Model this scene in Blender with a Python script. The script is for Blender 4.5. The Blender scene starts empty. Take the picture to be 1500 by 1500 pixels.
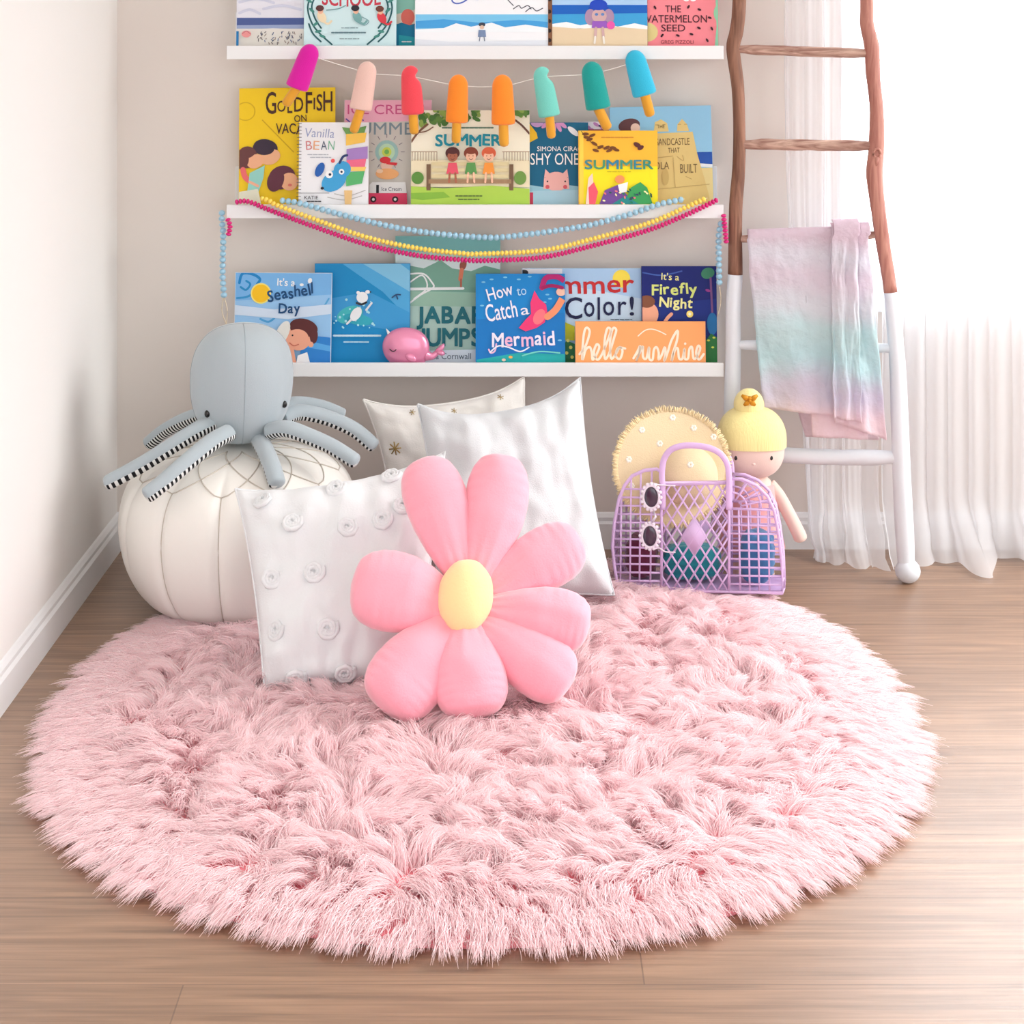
EXPO = 0.52
WLO, WHI, SUN, WIN = 1.0, 2.3, 2.9, 9.0
FUR1, FUR2 = (255, 227, 230), (255, 240, 242)
import bpy, bmesh, math, random
import numpy as np
from mathutils import Vector, Matrix, Euler, noise
from mathutils.bvhtree import BVHTree
C = bpy.context.scene.collection
F = 2568.0          # focal length in pixels of the 1500 px frame
HC = 1.253          # camera height
VX, VY = 750.0, 13.0
YW = 4.078          # depth of the back wall
XL = -0.918         # left wall
R_ = math.radians
rnd = random.Random(7)
def P(px, py, Y): return Vector(((px-VX)*Y/F, Y, HC-(py-VY)*Y/F))
def lin(c):
    o = []
    for v in c[:3]:
        v /= 255.0
        o.append(v/12.92 if v <= 0.04045 else ((v+0.055)/1.055)**2.4)
    return (o[0], o[1], o[2], 1.0)
MATS = {}
def mat(name, col, rough=0.7, metal=0.0, bump=0.0, bscale=200.0, sheen=0.0, coat=0.0, transl=0.0, var=0.0, spec=0.3, stretch=None):
    if name in MATS: return MATS[name]
    m = bpy.data.materials.new(name); m.use_nodes = True
    nt = m.node_tree; b = nt.nodes['Principled BSDF']
    c = lin(col)
    b.inputs['Base Color'].default_value = c
    b.inputs['Roughness'].default_value = rough
    b.inputs['Metallic'].default_value = metal
    b.inputs['Specular IOR Level'].default_value = spec
    b.inputs['Sheen Weight'].default_value = sheen
    b.inputs['Coat Weight'].default_value = coat
    tc = nt.nodes.new('ShaderNodeTexCoord')
    if bump or var:
        no = nt.nodes.new('ShaderNodeTexNoise'); no.inputs['Scale'].default_value = bscale
        no.inputs['Detail'].default_value = 4
        if stretch:
            mp = nt.nodes.new('ShaderNodeMapping'); mp.inputs['Scale'].default_value = stretch
            nt.links.new(tc.outputs['Object'], mp.inputs[0]); nt.links.new(mp.outputs[0], no.inputs['Vector'])
        else: nt.links.new(tc.outputs['Object'], no.inputs['Vector'])
        if bump:
            bp = nt.nodes.new('ShaderNodeBump'); bp.inputs['Strength'].default_value = bump
            bp.inputs['Distance'].default_value = 0.002
            nt.links.new(no.outputs['Fac'], bp.inputs['Height']); nt.links.new(bp.outputs[0], b.inputs['Normal'])
        if var:
            mx = nt.nodes.new('ShaderNodeMix'); mx.data_type = 'RGBA'
            mx.inputs[6].default_value = tuple(x*(1-var) for x in c[:3])+(1,)
            mx.inputs[7].default_value = tuple(min(1, x*(1+var)) for x in c[:3])+(1,)
            nt.links.new(no.outputs['Fac'], mx.inputs[0]); nt.links.new(mx.outputs[2], b.inputs['Base Color'])
    if transl:
        out = nt.nodes['Material Output']; tl = nt.nodes.new('ShaderNodeBsdfTranslucent'); tl.inputs[0].default_value = c
        ms = nt.nodes.new('ShaderNodeMixShader'); ms.inputs[0].default_value = transl
        nt.links.new(b.outputs[0], ms.inputs[1]); nt.links.new(tl.outputs[0], ms.inputs[2]); nt.links.new(ms.outputs[0], out.inputs[0])
    MATS[name] = m
    return m
def pm(col):          # plain printed ink
    return mat('ink_%02x%02x%02x' % tuple(int(v) for v in col), col, 0.45, spec=0.25)
LOC = {}
def props(o, label=None, cat=None, group=None, kind=None):
    if label: o['label'] = label
    if cat: o['category'] = cat
    if group: o['group'] = group
    if kind: o['kind'] = kind
    return o
def thing(name, loc, label, cat, group=None, rot=(0, 0, 0)):
    o = bpy.data.objects.new(name, None); C.objects.link(o)
    o.location = loc; o.rotation_euler = rot; o.empty_display_size = 0.05
    LOC[o.name] = Vector(loc)
    return props(o, label, cat, group)
class MB:
    def __init__(s): s.v = []; s.f = []; s.m = []; s.mi = 0
    def add(s, vs, fs, mi=None):
        b = len(s.v); s.v.extend([Vector(v) for v in vs])
        for f in fs: s.f.append([b+i for i in f]); s.m.append(s.mi if mi is None else mi)
        return s
    def box(s, lo, hi, mi=None):
        x0, y0, z0 = lo; x1, y1, z1 = hi
        return s.add([(x0,y0,z0),(x1,y0,z0),(x1,y1,z0),(x0,y1,z0),(x0,y0,z1),(x1,y0,z1),(x1,y1,z1),(x0,y1,z1)],
              [(0,3,2,1),(4,5,6,7),(0,1,5,4),(1,2,6,5),(2,3,7,6),(3,0,4,7)], mi)
    def tube(s, pts, rad, n=10, mi=None, up=Vector((0,0,1)), flat=1.0, cap=True, mfun=None):
        pts = [Vector(p) for p in pts]; k = len(pts)
        if not hasattr(rad, '__len__'): rad = [rad]*k
        vs = []; fs = []
        for i, p in enumerate(pts):
            t = (pts[min(i+1, k-1)]-pts[max(i-1, 0)]).normalized()
            a = t.cross(up)
            if a.length < 1e-3: a = t.cross(Vector((0, 1, 0.1)))
            a.normalize(); b = a.cross(t).normalized()
            for j in range(n):
                th = 2*math.pi*j/n
                vs.append(p + a*math.sin(th)*rad[i] + b*math.cos(th)*rad[i]*flat)
        base = len(s.v)
        s.v.extend(vs)
        for i in range(k-1):
            for j in range(n):
                j2 = (j+1) % n
                s.f.append([base+i*n+j, base+i*n+j2, base+(i+1)*n+j2, base+(i+1)*n+j])
                s.m.append(mfun(i, j) if mfun else (s.mi if mi is None else mi))
        if cap:
            s.f.append([base+j for j in range(n)][::-1]); s.m.append(s.mi if mi is None else mi)
            s.f.append([base+(k-1)*n+j for j in range(n)]); s.m.append(s.mi if mi is None else mi)
        return s
    def ell(s, c, r, nu=20, nv=12, rot=None, mi=None, disp=None):
        c = Vector(c); r = Vector(r) if hasattr(r, '__len__') else Vector((r, r, r))
        M = Euler(rot).to_matrix() if rot else Matrix.Identity(3)
        vs = []; fs = []
        for i in range(nv+1):
            ph = math.pi*i/nv
            for j in range(nu):
                th = 2*math.pi*j/nu
                d = Vector((math.sin(ph)*math.cos(th), math.sin(ph)*math.sin(th), math.cos(ph)))
                k = disp(d) if disp else 1.0
                vs.append(c + M @ Vector((d.x*r.x*k, d.y*r.y*k, d.z*r.z*k)))
        for i in range(nv):
            for j in range(nu):
                j2 = (j+1) % nu
                fs.append((i*nu+j, (i+1)*nu+j, (i+1)*nu+j2, i*nu+j2))
        return s.add(vs, fs, mi)
    def grid(s, fn, nu, nv, mi=None, mfun=None):
        vs = [fn(i/nu, j/nv) for j in range(nv+1) for i in range(nu+1)]
        base = len(s.v); s.v.extend([Vector(v) for v in vs])
        for j in range(nv):
            for i in range(nu):
                a = base+j*(nu+1)+i
                s.f.append([a, a+1, a+nu+2, a+nu+1]); s.m.append(mfun(i, j) if mfun else (s.mi if mi is None else mi))
        return s
    def build(s, name, mats, parent=None, smooth=True, merge=0.0, bevel=0.0, sub=0, solid=0.0, auto=None):
        me = bpy.data.meshes.new(name)
        off = LOC.get(parent.name, Vector((0,0,0))) if parent is not None else Vector((0,0,0))
        me.from_pydata([tuple(v-off) for v in s.v], [], s.f)
        if not isinstance(mats, (list, tuple)): mats = [mats]
        for m in mats: me.materials.append(m)
        me.polygons.foreach_set('material_index', s.m)
        if merge or True:
            bm = bmesh.new(); bm.from_mesh(me)
            if merge: bmesh.ops.remove_doubles(bm, verts=bm.verts, dist=merge)
            if name not in FLAT: bmesh.ops.recalc_face_normals(bm, faces=bm.faces)
            bm.to_mesh(me); bm.free()
        me.polygons.foreach_set('use_smooth', [smooth]*len(me.polygons))
        o = bpy.data.objects.new(name, me); C.objects.link(o)
        if parent is not None: o.parent = parent
        if bevel:
            md = o.modifiers.new('bevel', 'BEVEL'); md.width = bevel; md.segments = 2; md.limit_method = 'ANGLE'; md.angle_limit = R_(40)
        if solid:
            md = o.modifiers.new('solid', 'SOLIDIFY'); md.thickness = solid; md.offset = 0
        if sub:
            md = o.modifiers.new('sub', 'SUBSURF'); md.levels = sub; md.render_levels = sub
        me.update()
        return o
    def bvh(s): return BVHTree.FromPolygons([tuple(v) for v in s.v], s.f)
FLAT = set()
CAM = Vector((0, 0, HC))
def shoot(bvh, px, py, Yfall=None):
    d = (P(px, py, 1.0)-CAM).normalized()
    h = bvh.ray_cast(CAM, d)
    if h[0] is None: return (P(px, py, Yfall), Vector((0, -1, 0))) if Yfall else (None, None)
    n = h[1]
    if n.dot(d) > 0: n = -n
    return h[0], n
def smoothpath(pts, n=24):
    pts = [Vector(p) for p in pts]; k = len(pts)-1; out = []
    for i in range(n+1):
        t = i/n*k; a = min(int(t), k-1); u = t-a
        p0 = pts[max(a-1, 0)]; p1 = pts[a]; p2 = pts[a+1]; p3 = pts[min(a+2, k)]
        out.append(0.5*((2*p1)+(p2-p0)*u+(2*p0-5*p1+4*p2-p3)*u*u+(3*p1-p0-3*p2+p3)*u**3))
    return out

# ---------------------------------------------------------------- camera, light
cd = bpy.data.cameras.new('camera'); cam = bpy.data.objects.new('camera', cd); C.objects.link(cam)
cam.location = CAM; cam.rotation_euler = (R_(90), 0, 0)
cd.sensor_width = 36; cd.lens = F/1500*36; cd.shift_x = 0; cd.shift_y = -(750-VY)/1500
cd.clip_start = 0.05; cd.clip_end = 60
bpy.context.scene.camera = cam
sc = bpy.context.scene
sc.view_settings.view_transform = 'Standard'; sc.view_settings.look = 'None'
sc.view_settings.exposure = EXPO; sc.view_settings.gamma = 1
sc.cycles.max_bounces = 10; sc.cycles.transparent_max_bounces = 16; sc.cycles.diffuse_bounces = 6
try: sc.cycles_curves.shape = 'RIBBONS'
except Exception: pass
w = bpy.data.worlds.new('daylight'); sc.world = w; w.use_nodes = True
nt = w.node_tree; bg = nt.nodes['Background']
tc = nt.nodes.new('ShaderNodeTexCoord')
dt = nt.nodes.new('ShaderNodeVectorMath'); dt.operation = 'DOT_PRODUCT'; dt.inputs[1].default_value = Vector((0.90, -0.05, 0.42)).normalized()
nt.links.new(tc.outputs['Generated'], dt.inputs[0])
mr = nt.nodes.new('ShaderNodeMapRange'); mr.inputs['From Min'].default_value = -0.3; mr.inputs['From Max'].default_value = 1.0
mr.inputs['To Min'].default_value = WLO; mr.inputs['To Max'].default_value = WHI
nt.links.new(dt.outputs['Value'], mr.inputs['Value'])
d2 = nt.nodes.new('ShaderNodeVectorMath'); d2.operation = 'DOT_PRODUCT'; d2.inputs[1].default_value = Vector((0.42, 0.86, 0.28)).normalized()
nt.links.new(tc.outputs['Generated'], d2.inputs[0])
m2 = nt.nodes.new('ShaderNodeMapRange'); m2.interpolation_type = 'SMOOTHSTEP'; m2.inputs['From Min'].default_value = 0.55; m2.inputs['From Max'].default_value = 1.0
m2.inputs['To Min'].default_value = 0; m2.inputs['To Max'].default_value = WIN
nt.links.new(d2.outputs['Value'], m2.inputs['Value'])
ad = nt.nodes.new('ShaderNodeMath'); ad.operation = 'ADD'; nt.links.new(mr.outputs[0], ad.inputs[0]); nt.links.new(m2.outputs[0], ad.inputs[1])
nt.links.new(ad.outputs[0], bg.inputs['Strength']); bg.inputs['Color'].default_value = (0.965, 0.985, 1.0, 1)
sd = bpy.data.lights.new('daylight_sun', 'SUN'); sun = bpy.data.objects.new('daylight_sun', sd); C.objects.link(sun)
sd.energy = SUN; sd.angle = R_(50); sd.color = (1.0, 0.985, 0.965)
sun.rotation_euler = Vector((-0.80, 0.05, -0.60)).to_track_quat('-Z', 'Y').to_euler(); sun.location = (3, 1, 4)

# ---------------------------------------------------------------- room shell
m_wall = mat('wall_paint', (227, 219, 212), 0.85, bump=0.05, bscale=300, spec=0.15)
m_white = mat('white_trim_paint', (236, 237, 238), 0.45, spec=0.4)
wx0, wx1, wz0, wz1 = 0.800, 2.10, 0.585, 2.15
b = MB()
xs = [XL-0.12, wx0, wx1, 2.7]
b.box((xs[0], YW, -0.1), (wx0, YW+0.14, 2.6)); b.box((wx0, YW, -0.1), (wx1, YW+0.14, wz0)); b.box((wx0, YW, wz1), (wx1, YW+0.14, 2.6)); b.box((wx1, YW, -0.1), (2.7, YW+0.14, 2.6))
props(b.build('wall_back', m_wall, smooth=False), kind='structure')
m_wall_lit = mat('wall_paint_lit', (239, 237, 234), 0.85, bump=0.05, bscale=300, spec=0.15)  # same paint as the back wall, window light put into a paler colour
props(MB().box((XL-0.12, -0.6, -0.1), (XL, YW, 2.6)).build('wall_left', m_wall_lit, smooth=False), kind='structure')
m_ceil = mat('added_ceiling_paint', (240, 239, 237), 0.9, spec=0.1)
props(MB().box((XL-0.12, -0.6, 2.6), (2.42, YW+0.14, 2.7)).build('added_ceiling', m_ceil, smooth=False), kind='structure')  # unseen ceiling added to keep overhead sky light off the front floor
b = MB(); y0_, y1_, z0_, z1_ = 2.45, 3.93, 0.30, 2.40
b.box((2.30, -0.6, -0.1), (2.42, y0_, 2.6)).box((2.30, y0_, -0.1), (2.42, y1_, z0_)).box((2.30, y0_, z1_), (2.42, y1_, 2.6)).box((2.30, y1_, -0.1), (2.42, YW, 2.6))
props(b.build('added_wall_right', m_wall_lit, smooth=False), kind='structure')  # unseen wall added to dim the front floor, open only further back
b = MB(); b.box((2.28, y0_-0.04, z0_-0.04), (2.425, y0_+0.004, z1_+0.04)).box((2.28, y1_-0.004, z0_-0.04), (2.425, y1_+0.04, z1_+0.04)).box((2.279, y0_+0.004, z1_-0.004), (2.426, y1_-0.004, z1_+0.04)).box((2.26, y0_+0.004, z0_-0.04), (2.426, y1_-0.004, z0_+0.004))
props(b.build('added_side_window', m_white, smooth=False), kind='structure')  # trim of an added opening that lets daylight onto the back right
def wood_floor():
    m = bpy.data.materials.new('wood_planks'); m.use_nodes = True; nt = m.node_tree; N = nt.nodes; L = nt.links
    b = N['Principled BSDF']; tc = N.new('ShaderNodeTexCoord')
    mp = N.new('ShaderNodeMapping'); mp.inputs['Location'].default_value = (-0.17, -2.471+0.22*20, 0); L.new(tc.outputs['Object'], mp.inputs[0])
    br = N.new('ShaderNodeTexBrick'); L.new(mp.outputs[0], br.inputs['Vector'])
    br.inputs['Scale'].default_value = 1; br.inputs['Brick Width'].default_value = 1.6; br.inputs['Row Height'].default_value = 0.22
    br.inputs['Mortar Size'].default_value = 0.0012; br.inputs['Mortar Smooth'].default_value = 0.3; br.offset = 0.37
    br.inputs['Color1'].default_value = lin((160, 126, 100)); br.inputs['Color2'].default_value = lin((149, 116, 91)); br.inputs['Mortar'].default_value = lin((120, 92, 72))
    br.inputs['Bias'].default_value = 0.0
    m2 = N.new('ShaderNodeMapping'); m2.inputs['Scale'].default_value = (1.5, 64, 1); L.new(tc.outputs['Object'], m2.inputs[0])
    no = N.new('ShaderNodeTexNoise'); no.inputs['Scale'].default_value = 1.6; no.inputs['Detail'].default_value = 8; no.inputs['Roughness'].default_value = 0.62; no.inputs['Distortion'].default_value = 0.8
    L.new(m2.outputs[0], no.inputs['Vector'])
    rp = N.new('ShaderNodeValToRGB'); rp.color_ramp.elements[0].position = 0.33; rp.color_ramp.elements[1].position = 0.66
    rp.color_ramp.elements[0].color = (0.62, 0.59, 0.57, 1); rp.color_ramp.elements[1].color = (1.12, 1.12, 1.12, 1)
    L.new(no.outputs['Fac'], rp.inputs[0])
    # soft swirling cathedral grain and knots
    m3 = N.new('ShaderNodeMapping'); m3.inputs['Scale'].default_value = (0.9, 7, 1); L.new(tc.outputs['Object'], m3.inputs[0])
    n3 = N.new('ShaderNodeTexNoise'); n3.inputs['Scale'].default_value = 1.3; n3.inputs['Detail'].default_value = 3; L.new(m3.outputs[0], n3.inputs['Vector'])
    ml = N.new('ShaderNodeMath'); ml.operation = 'MULTIPLY'; ml.inputs[1].default_value = 46; L.new(n3.outputs['Fac'], ml.inputs[0])
    sn = N.new('ShaderNodeMath'); sn.operation = 'SINE'; L.new(ml.outputs[0], sn.inputs[0])
    mr = N.new('ShaderNodeMapRange'); mr.inputs['From Min'].default_value = -1; mr.inputs['From Max'].default_value = 1; mr.inputs['To Min'].default_value = 0.86; mr.inputs['To Max'].default_value = 1.04
    L.new(sn.outputs[0], mr.inputs[0])
    x1 = N.new('ShaderNodeMix'); x1.data_type = 'RGBA'; x1.blend_type = 'MULTIPLY'; x1.inputs[0].default_value = 1; L.new(br.outputs['Color'], x1.inputs[6]); L.new(rp.outputs[0], x1.inputs[7])
    x2 = N.new('ShaderNodeMix'); x2.data_type = 'RGBA'; x2.blend_type = 'MULTIPLY'; x2.inputs[0].default_value = 1; L.new(x1.outputs[2], x2.inputs[6]); L.new(mr.outputs[0], x2.inputs[7])
    # knots
    kp = N.new('ShaderNodeMapping'); kp.inputs['Scale'].default_value = (1.4, 3.4, 1); L.new(tc.outputs['Object'], kp.inputs[0])
    vo = N.new('ShaderNodeTexVoronoi'); vo.inputs['Scale'].default_value = 1.1; L.new(kp.outputs[0], vo.inputs['Vector'])
    kr = N.new('ShaderNodeValToRGB'); kr.color_ramp.elements[0].position = 0.012; kr.color_ramp.elements[0].color = (0.5, 0.42, 0.38, 1); kr.color_ramp.elements[1].position = 0.045; kr.color_ramp.elements[1].color = (1, 1, 1, 1)
    L.new(vo.outputs['Distance'], kr.inputs[0])
    x3 = N.new('ShaderNodeMix'); x3.data_type = 'RGBA'; x3.blend_type = 'MULTIPLY'; x3.inputs[0].default_value = 1; L.new(x2.outputs[2], x3.inputs[6]); L.new(kr.outputs[0], x3.inputs[7])
    L.new(x3.outputs[2], b.inputs['Base Color'])
    b.inputs['Roughness'].default_value = 0.40; b.inputs['Specular IOR Level'].default_value = 0.9; b.inputs['Coat Weight'].default_value = 0.35; b.inputs['Coat Roughness'].default_value = 0.33
    bp = N.new('ShaderNodeBump'); bp.inputs['Strength'].default_value = 0.35; bp.inputs['Distance'].default_value = 0.002
    L.new(no.outputs['Fac'], bp.inputs['Height']); L.new(bp.outputs[0], b.inputs['Normal'])
    return m
props(MB().box((XL, -0.6, -0.08), (2.7, YW, 0.0)).build('floor', wood_floor(), smooth=False), kind='structure')
# baseboards with a stepped moulding profile
def baseboard(name, along_x):
    prof = [(0, 0), (0.014, 0), (0.014, 0.058), (0.009, 0.064), (0.009, 0.072), (0.004, 0.080), (0, 0.083)]
    b = MB(); n = len(prof)
    if along_x: A = [Vector((XL, YW-d, z)) for d, z in prof]; B = [Vector((2.7, YW-d, z)) for d, z in prof]
    else: A = [Vector((XL+d, -0.6, z)) for d, z in prof]; B = [Vector((XL+d, YW, z)) for d, z in prof]
    b.add(A+B, [(i, i+1, n+i+1, n+i) for i in range(n-1)]+[tuple(range(n)), tuple(range(2*n-1, n-1, -1))])
    props(b.build(name, m_white, smooth=False), kind='structure')
baseboard('baseboard_left', False); baseboard('baseboard_back', True)
# window
wn = thing('window_1', (wx0, YW, wz0), None, None); wn['kind'] = 'structure'
b = MB(); e = 0.035
for lo, hi in (((wx0-e, YW-0.012, wz0-e), (wx0+0.004, YW+0.142, wz1+e)), ((wx1-0.004, YW-0.012, wz0-e), (wx1+e, YW+0.142, wz1+e)), ((wx0+0.004, YW-0.0125, wz1-0.004), (wx1-0.004, YW+0.143, wz1+e)), ((wx0+0.004, YW-0.0125, wz0-e), (wx1-0.004, YW+0.143, wz0+0.004))): b.box(lo, hi)
o = b.build('window_frame', m_white, wn, smooth=False)
b = MB(); xm = (wx0+wx1)/2
b.box((wx0, YW+0.08, wz0), (wx0+0.04, YW+0.11, wz1)).box((wx1-0.04, YW+0.08, wz0), (wx1, YW+0.11, wz1)).box((xm-0.03, YW+0.08, wz0), (xm+0.03, YW+0.11, wz1)).box((wx0, YW+0.08, wz0), (wx1, YW+0.11, wz0+0.05)).box((wx0, YW+0.08, wz1-0.05), (wx1, YW+0.11, wz1))
b.build('window_sash', m_white, wn, smooth=False)
gm = bpy.data.materials.new('window_glass'); gm.use_nodes = True; nt = gm.node_tree
tr = nt.nodes.new('ShaderNodeBsdfTransparent'); gl = nt.nodes.new('ShaderNodeBsdfGlossy'); gl.inputs['Roughness'].default_value = 0.02
ms = nt.nodes.new('ShaderNodeMixShader'); ms.inputs[0].default_value = 0.06
nt.links.new(tr.outputs[0], ms.inputs[1]); nt.links.new(gl.outputs[0], ms.inputs[2]); nt.links.new(ms.outputs[0], nt.nodes['Material Output'].inputs[0])
MB().box((wx0+0.03, YW+0.093, wz0+0.04), (wx1-0.03, YW+0.097, wz1-0.04)).build('window_glass', gm, wn, smooth=False)
# ---------------------------------------------------------------- picture ledges
YL = 3.940          # front face of the lips
SL = YL/F
lx0, lx1 = (332-VX)*SL, (1060-VX)*SL
BOARD = []
ledge_labels = ['white picture ledge holding the beach books, topmost of the three', 'white picture ledge holding the GOLDFISH book, with bead garlands draped over it', 'white picture ledge holding the blue books and pink whale, lowest of the three']
for (yt, yb), lab in zip(((67, 87), (300, 320), (532, 552)), ledge_labels):
    zt, zb = HC-(yt-VY)*SL, HC-(yb-VY)*SL
    bt = zb+0.009
    BOARD.append((zt, zb, bt))
    t = thing('picture_ledge', (0, YW, zb), lab, 'shelf', 'white picture ledges on the wall')
    MB().box((lx0, YL, zb), (lx1, YL+0.010, zt)).build('front_lip', m_white, t, smooth=False, bevel=0.0012)
    MB().box((lx0, YL+0.010, zb), (lx1, YW-0.012, bt)).build('shelf_board', m_white, t, smooth=False)
    MB().box((lx0, YW-0.012, zb), (lx1, YW-0.0002, zb+0.105)).build('back_rail', m_white, t, smooth=False, bevel=0.001)

# ---------------------------------------------------------------- printing helper
TXT = {}
def textmesh(s, bold):
    k = s
    if k not in TXT:
        cu = bpy.data.curves.new('lettering', 'FONT'); cu.body = s; cu.size = 1.0; cu.resolution_u = 3
        ob = bpy.data.objects.new('lettering', cu); me = ob.to_mesh()
        vs = [(v.co.x, v.co.y) for v in me.vertices]; fs = [tuple(p.vertices) for p in me.polygons]
        ob.to_mesh_clear(); bpy.data.objects.remove(ob); bpy.data.curves.remove(cu)
        TXT[k] = (vs, fs)
    return TXT[k]
def clip(poly, x0, y0, x1, y1):
    for ax, v, sg in ((0, x0, 1), (0, x1, -1), (1, y0, 1), (1, y1, -1)):
        out = []
        for i in range(len(poly)):
            a, b = poly[i-1], poly[i]
            ia, ib = (a[ax]-v)*sg >= 0, (b[ax]-v)*sg >= 0
            if ia != ib:
                t = (v-a[ax])/(b[ax]-a[ax]); out.append((a[0]+(b[0]-a[0])*t, a[1]+(b[1]-a[1])*t))
            if ib: out.append(b)
        poly = out
        if not poly: break
    return poly
class Art:
    """prints in photo pixels on a flat cover; to(px,py,layer) gives the 3-D point"""
    def __init__(s, mb, mats, to, rect): s.mb = mb; s.mats = mats; s.to = to; s.r = rect; s.k = 1
    def mi(s, col):
        m = pm(col)
        if m not in s.mats: s.mats.append(m)
        return s.mats.index(m)
    def poly(s, col, pts):
        pts = clip(pts, *s.r)
        if len(pts) < 3: return
        s.mb.add([s.to(x, y, s.k) for x, y in pts], [tuple(range(len(pts)))], s.mi(col)); s.k += 1
    def ell(s, col, cx, cy, rx, ry=None, rot=0, n=22):
        ry = ry or rx; c, q = math.cos(R_(rot)), math.sin(R_(rot))
        s.poly(col, [(cx+c*rx*math.cos(t)-q*ry*math.sin(t), cy+q*rx*math.cos(t)+c*ry*math.sin(t)) for t in [2*math.pi*i/n for i in range(n)]])
    def line(s, col, w, pts, smooth=True):
        pts = [Vector((x, y, 0)) for x, y in pts]
        if smooth and len(pts) > 2: pts = smoothpath(pts, 5*(len(pts)-1))
        q = []
        for i, p in enumerate(pts):
            t = (pts[min(i+1, len(pts)-1)]-pts[max(i-1, 0)]).normalized(); n = Vector((-t.y, t.x, 0))
            q.append((p+n*w/2, p-n*w/2))
        x0, y0, x1, y1 = s.r; mi = s.mi(col)
        for i in range(len(q)-1):
            c = clip([(v.x, v.y) for v in (q[i][0], q[i+1][0], q[i+1][1], q[i][1])], *s.r)
            if len(c) >= 3: s.mb.add([s.to(x, y, s.k) for x, y in c], [tuple(range(len(c)))], mi)
        for e in (pts[0], pts[-1]):
            if x0+w/2 < e.x < x1-w/2 and y0+w/2 < e.y < y1-w/2:
                s.mb.add([s.to(e.x+w/2*math.cos(a), e.y+w/2*math.sin(a), s.k+0.3) for a in [2*math.pi*i/8 for i in range(8)]], [tuple(range(8))], mi)
        s.k += 1
    def text(s, col, t, x0, y0, x1, y1, rot=0, bold=0.015, bend=0.0, jit=0.0, italic=0.0):
        vs, fs = textmesh(t, bold)
        ax0, ax1 = min(v[0] for v in vs), max(v[0] for v in vs); ay0, ay1 = min(v[1] for v in vs), max(v[1] for v in vs)
        cx, cy = (x0+x1)/2, (y0+y1)/2; c, q = math.cos(R_(rot)), math.sin(R_(rot)); o = []
        for vx, vy in vs:
            u = (vx-ax0)/(ax1-ax0); v = (vy-ay0)/(ay1-ay0)
            x = (u-0.5)*(x1-x0)+italic*(v-0.5)*(y1-y0); y = -(v-0.5)*(y1-y0)+bend*(4*(u-0.5)**2-0.5)+jit*math.sin(u*len(t)*2.2)
            X, Y = cx+c*x-q*y, cy+q*x+c*y
            o.append((min(max(X, s.r[0]), s.r[2]), min(max(Y, s.r[1]), s.r[3])))
        h = abs(y1-y0)*bold*0.7; mi = s.mi(col)
        for ox, oy in (((0, 0),) if bold < 0.004 else ((-h, -h), (h, -h), (h, h), (-h, h), (0, 0))):
            s.mb.add([s.to(min(max(x+ox, s.r[0]), s.r[2]), min(max(y+oy, s.r[1]), s.r[3]), s.k) for x, y in o], fs, mi); s.k += 0.15
        s.k += 1
    def tiny(s, col, x0, y, x1, w=1.2):      # print too small to read
        r = random.Random(int(x0*7+y)); x = x0
        while x < x1-1:
            e = min(x1, x+r.uniform(3, 7)); s.line(col, w, [(x, y), (e, y)], False); x = e+1.6
    def word(s, cols, t, x0, y0, x1, y1, rise=0.0, bold=0.02, jit=0.0, rots=0.0, small=None):
        B = []; cap = max(v[1] for v in textmesh('H', 0)[0]); W = 0
        for ch in t:
            vs = textmesh(ch, 0)[0]; a, b = min(v[0] for v in vs), max(v[0] for v in vs); B.append((a, b, min(v[1] for v in vs), max(v[1] for v in vs))); W += b-a+0.10
        sx = (x1-x0)/(W-0.10); sy = (y1-y0)/cap; x = x0
        for i, (ch, (a, b, lo, hi)) in enumerate(zip(t, B)):
            w_ = (b-a)*sx; dy = -rise*(x-x0)/(x1-x0)+jit*math.sin(i*2.3+1); rt = rots*math.sin(i*1.9+0.5)
            s.text(cols[i % len(cols)] if isinstance(cols, list) else cols, ch, x, y1-hi*sy+dy, x+w_, y1-lo*sy+dy, rot=rt-math.degrees(math.atan2(rise, x1-x0)), bold=bold*cap/max(hi-lo, 0.1))
            x += w_+0.10*sx
DK = (40, 38, 44); WT = (245, 245, 245); SKIN = (232, 178, 150)
LAY = [3.9555, 3.969, 3.983, 3.998, 4.013]
m_pages = mat('book_pages', (238, 234, 224), 0.8, bump=0.3, bscale=900)
FLAT.add('front_cover')
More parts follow.
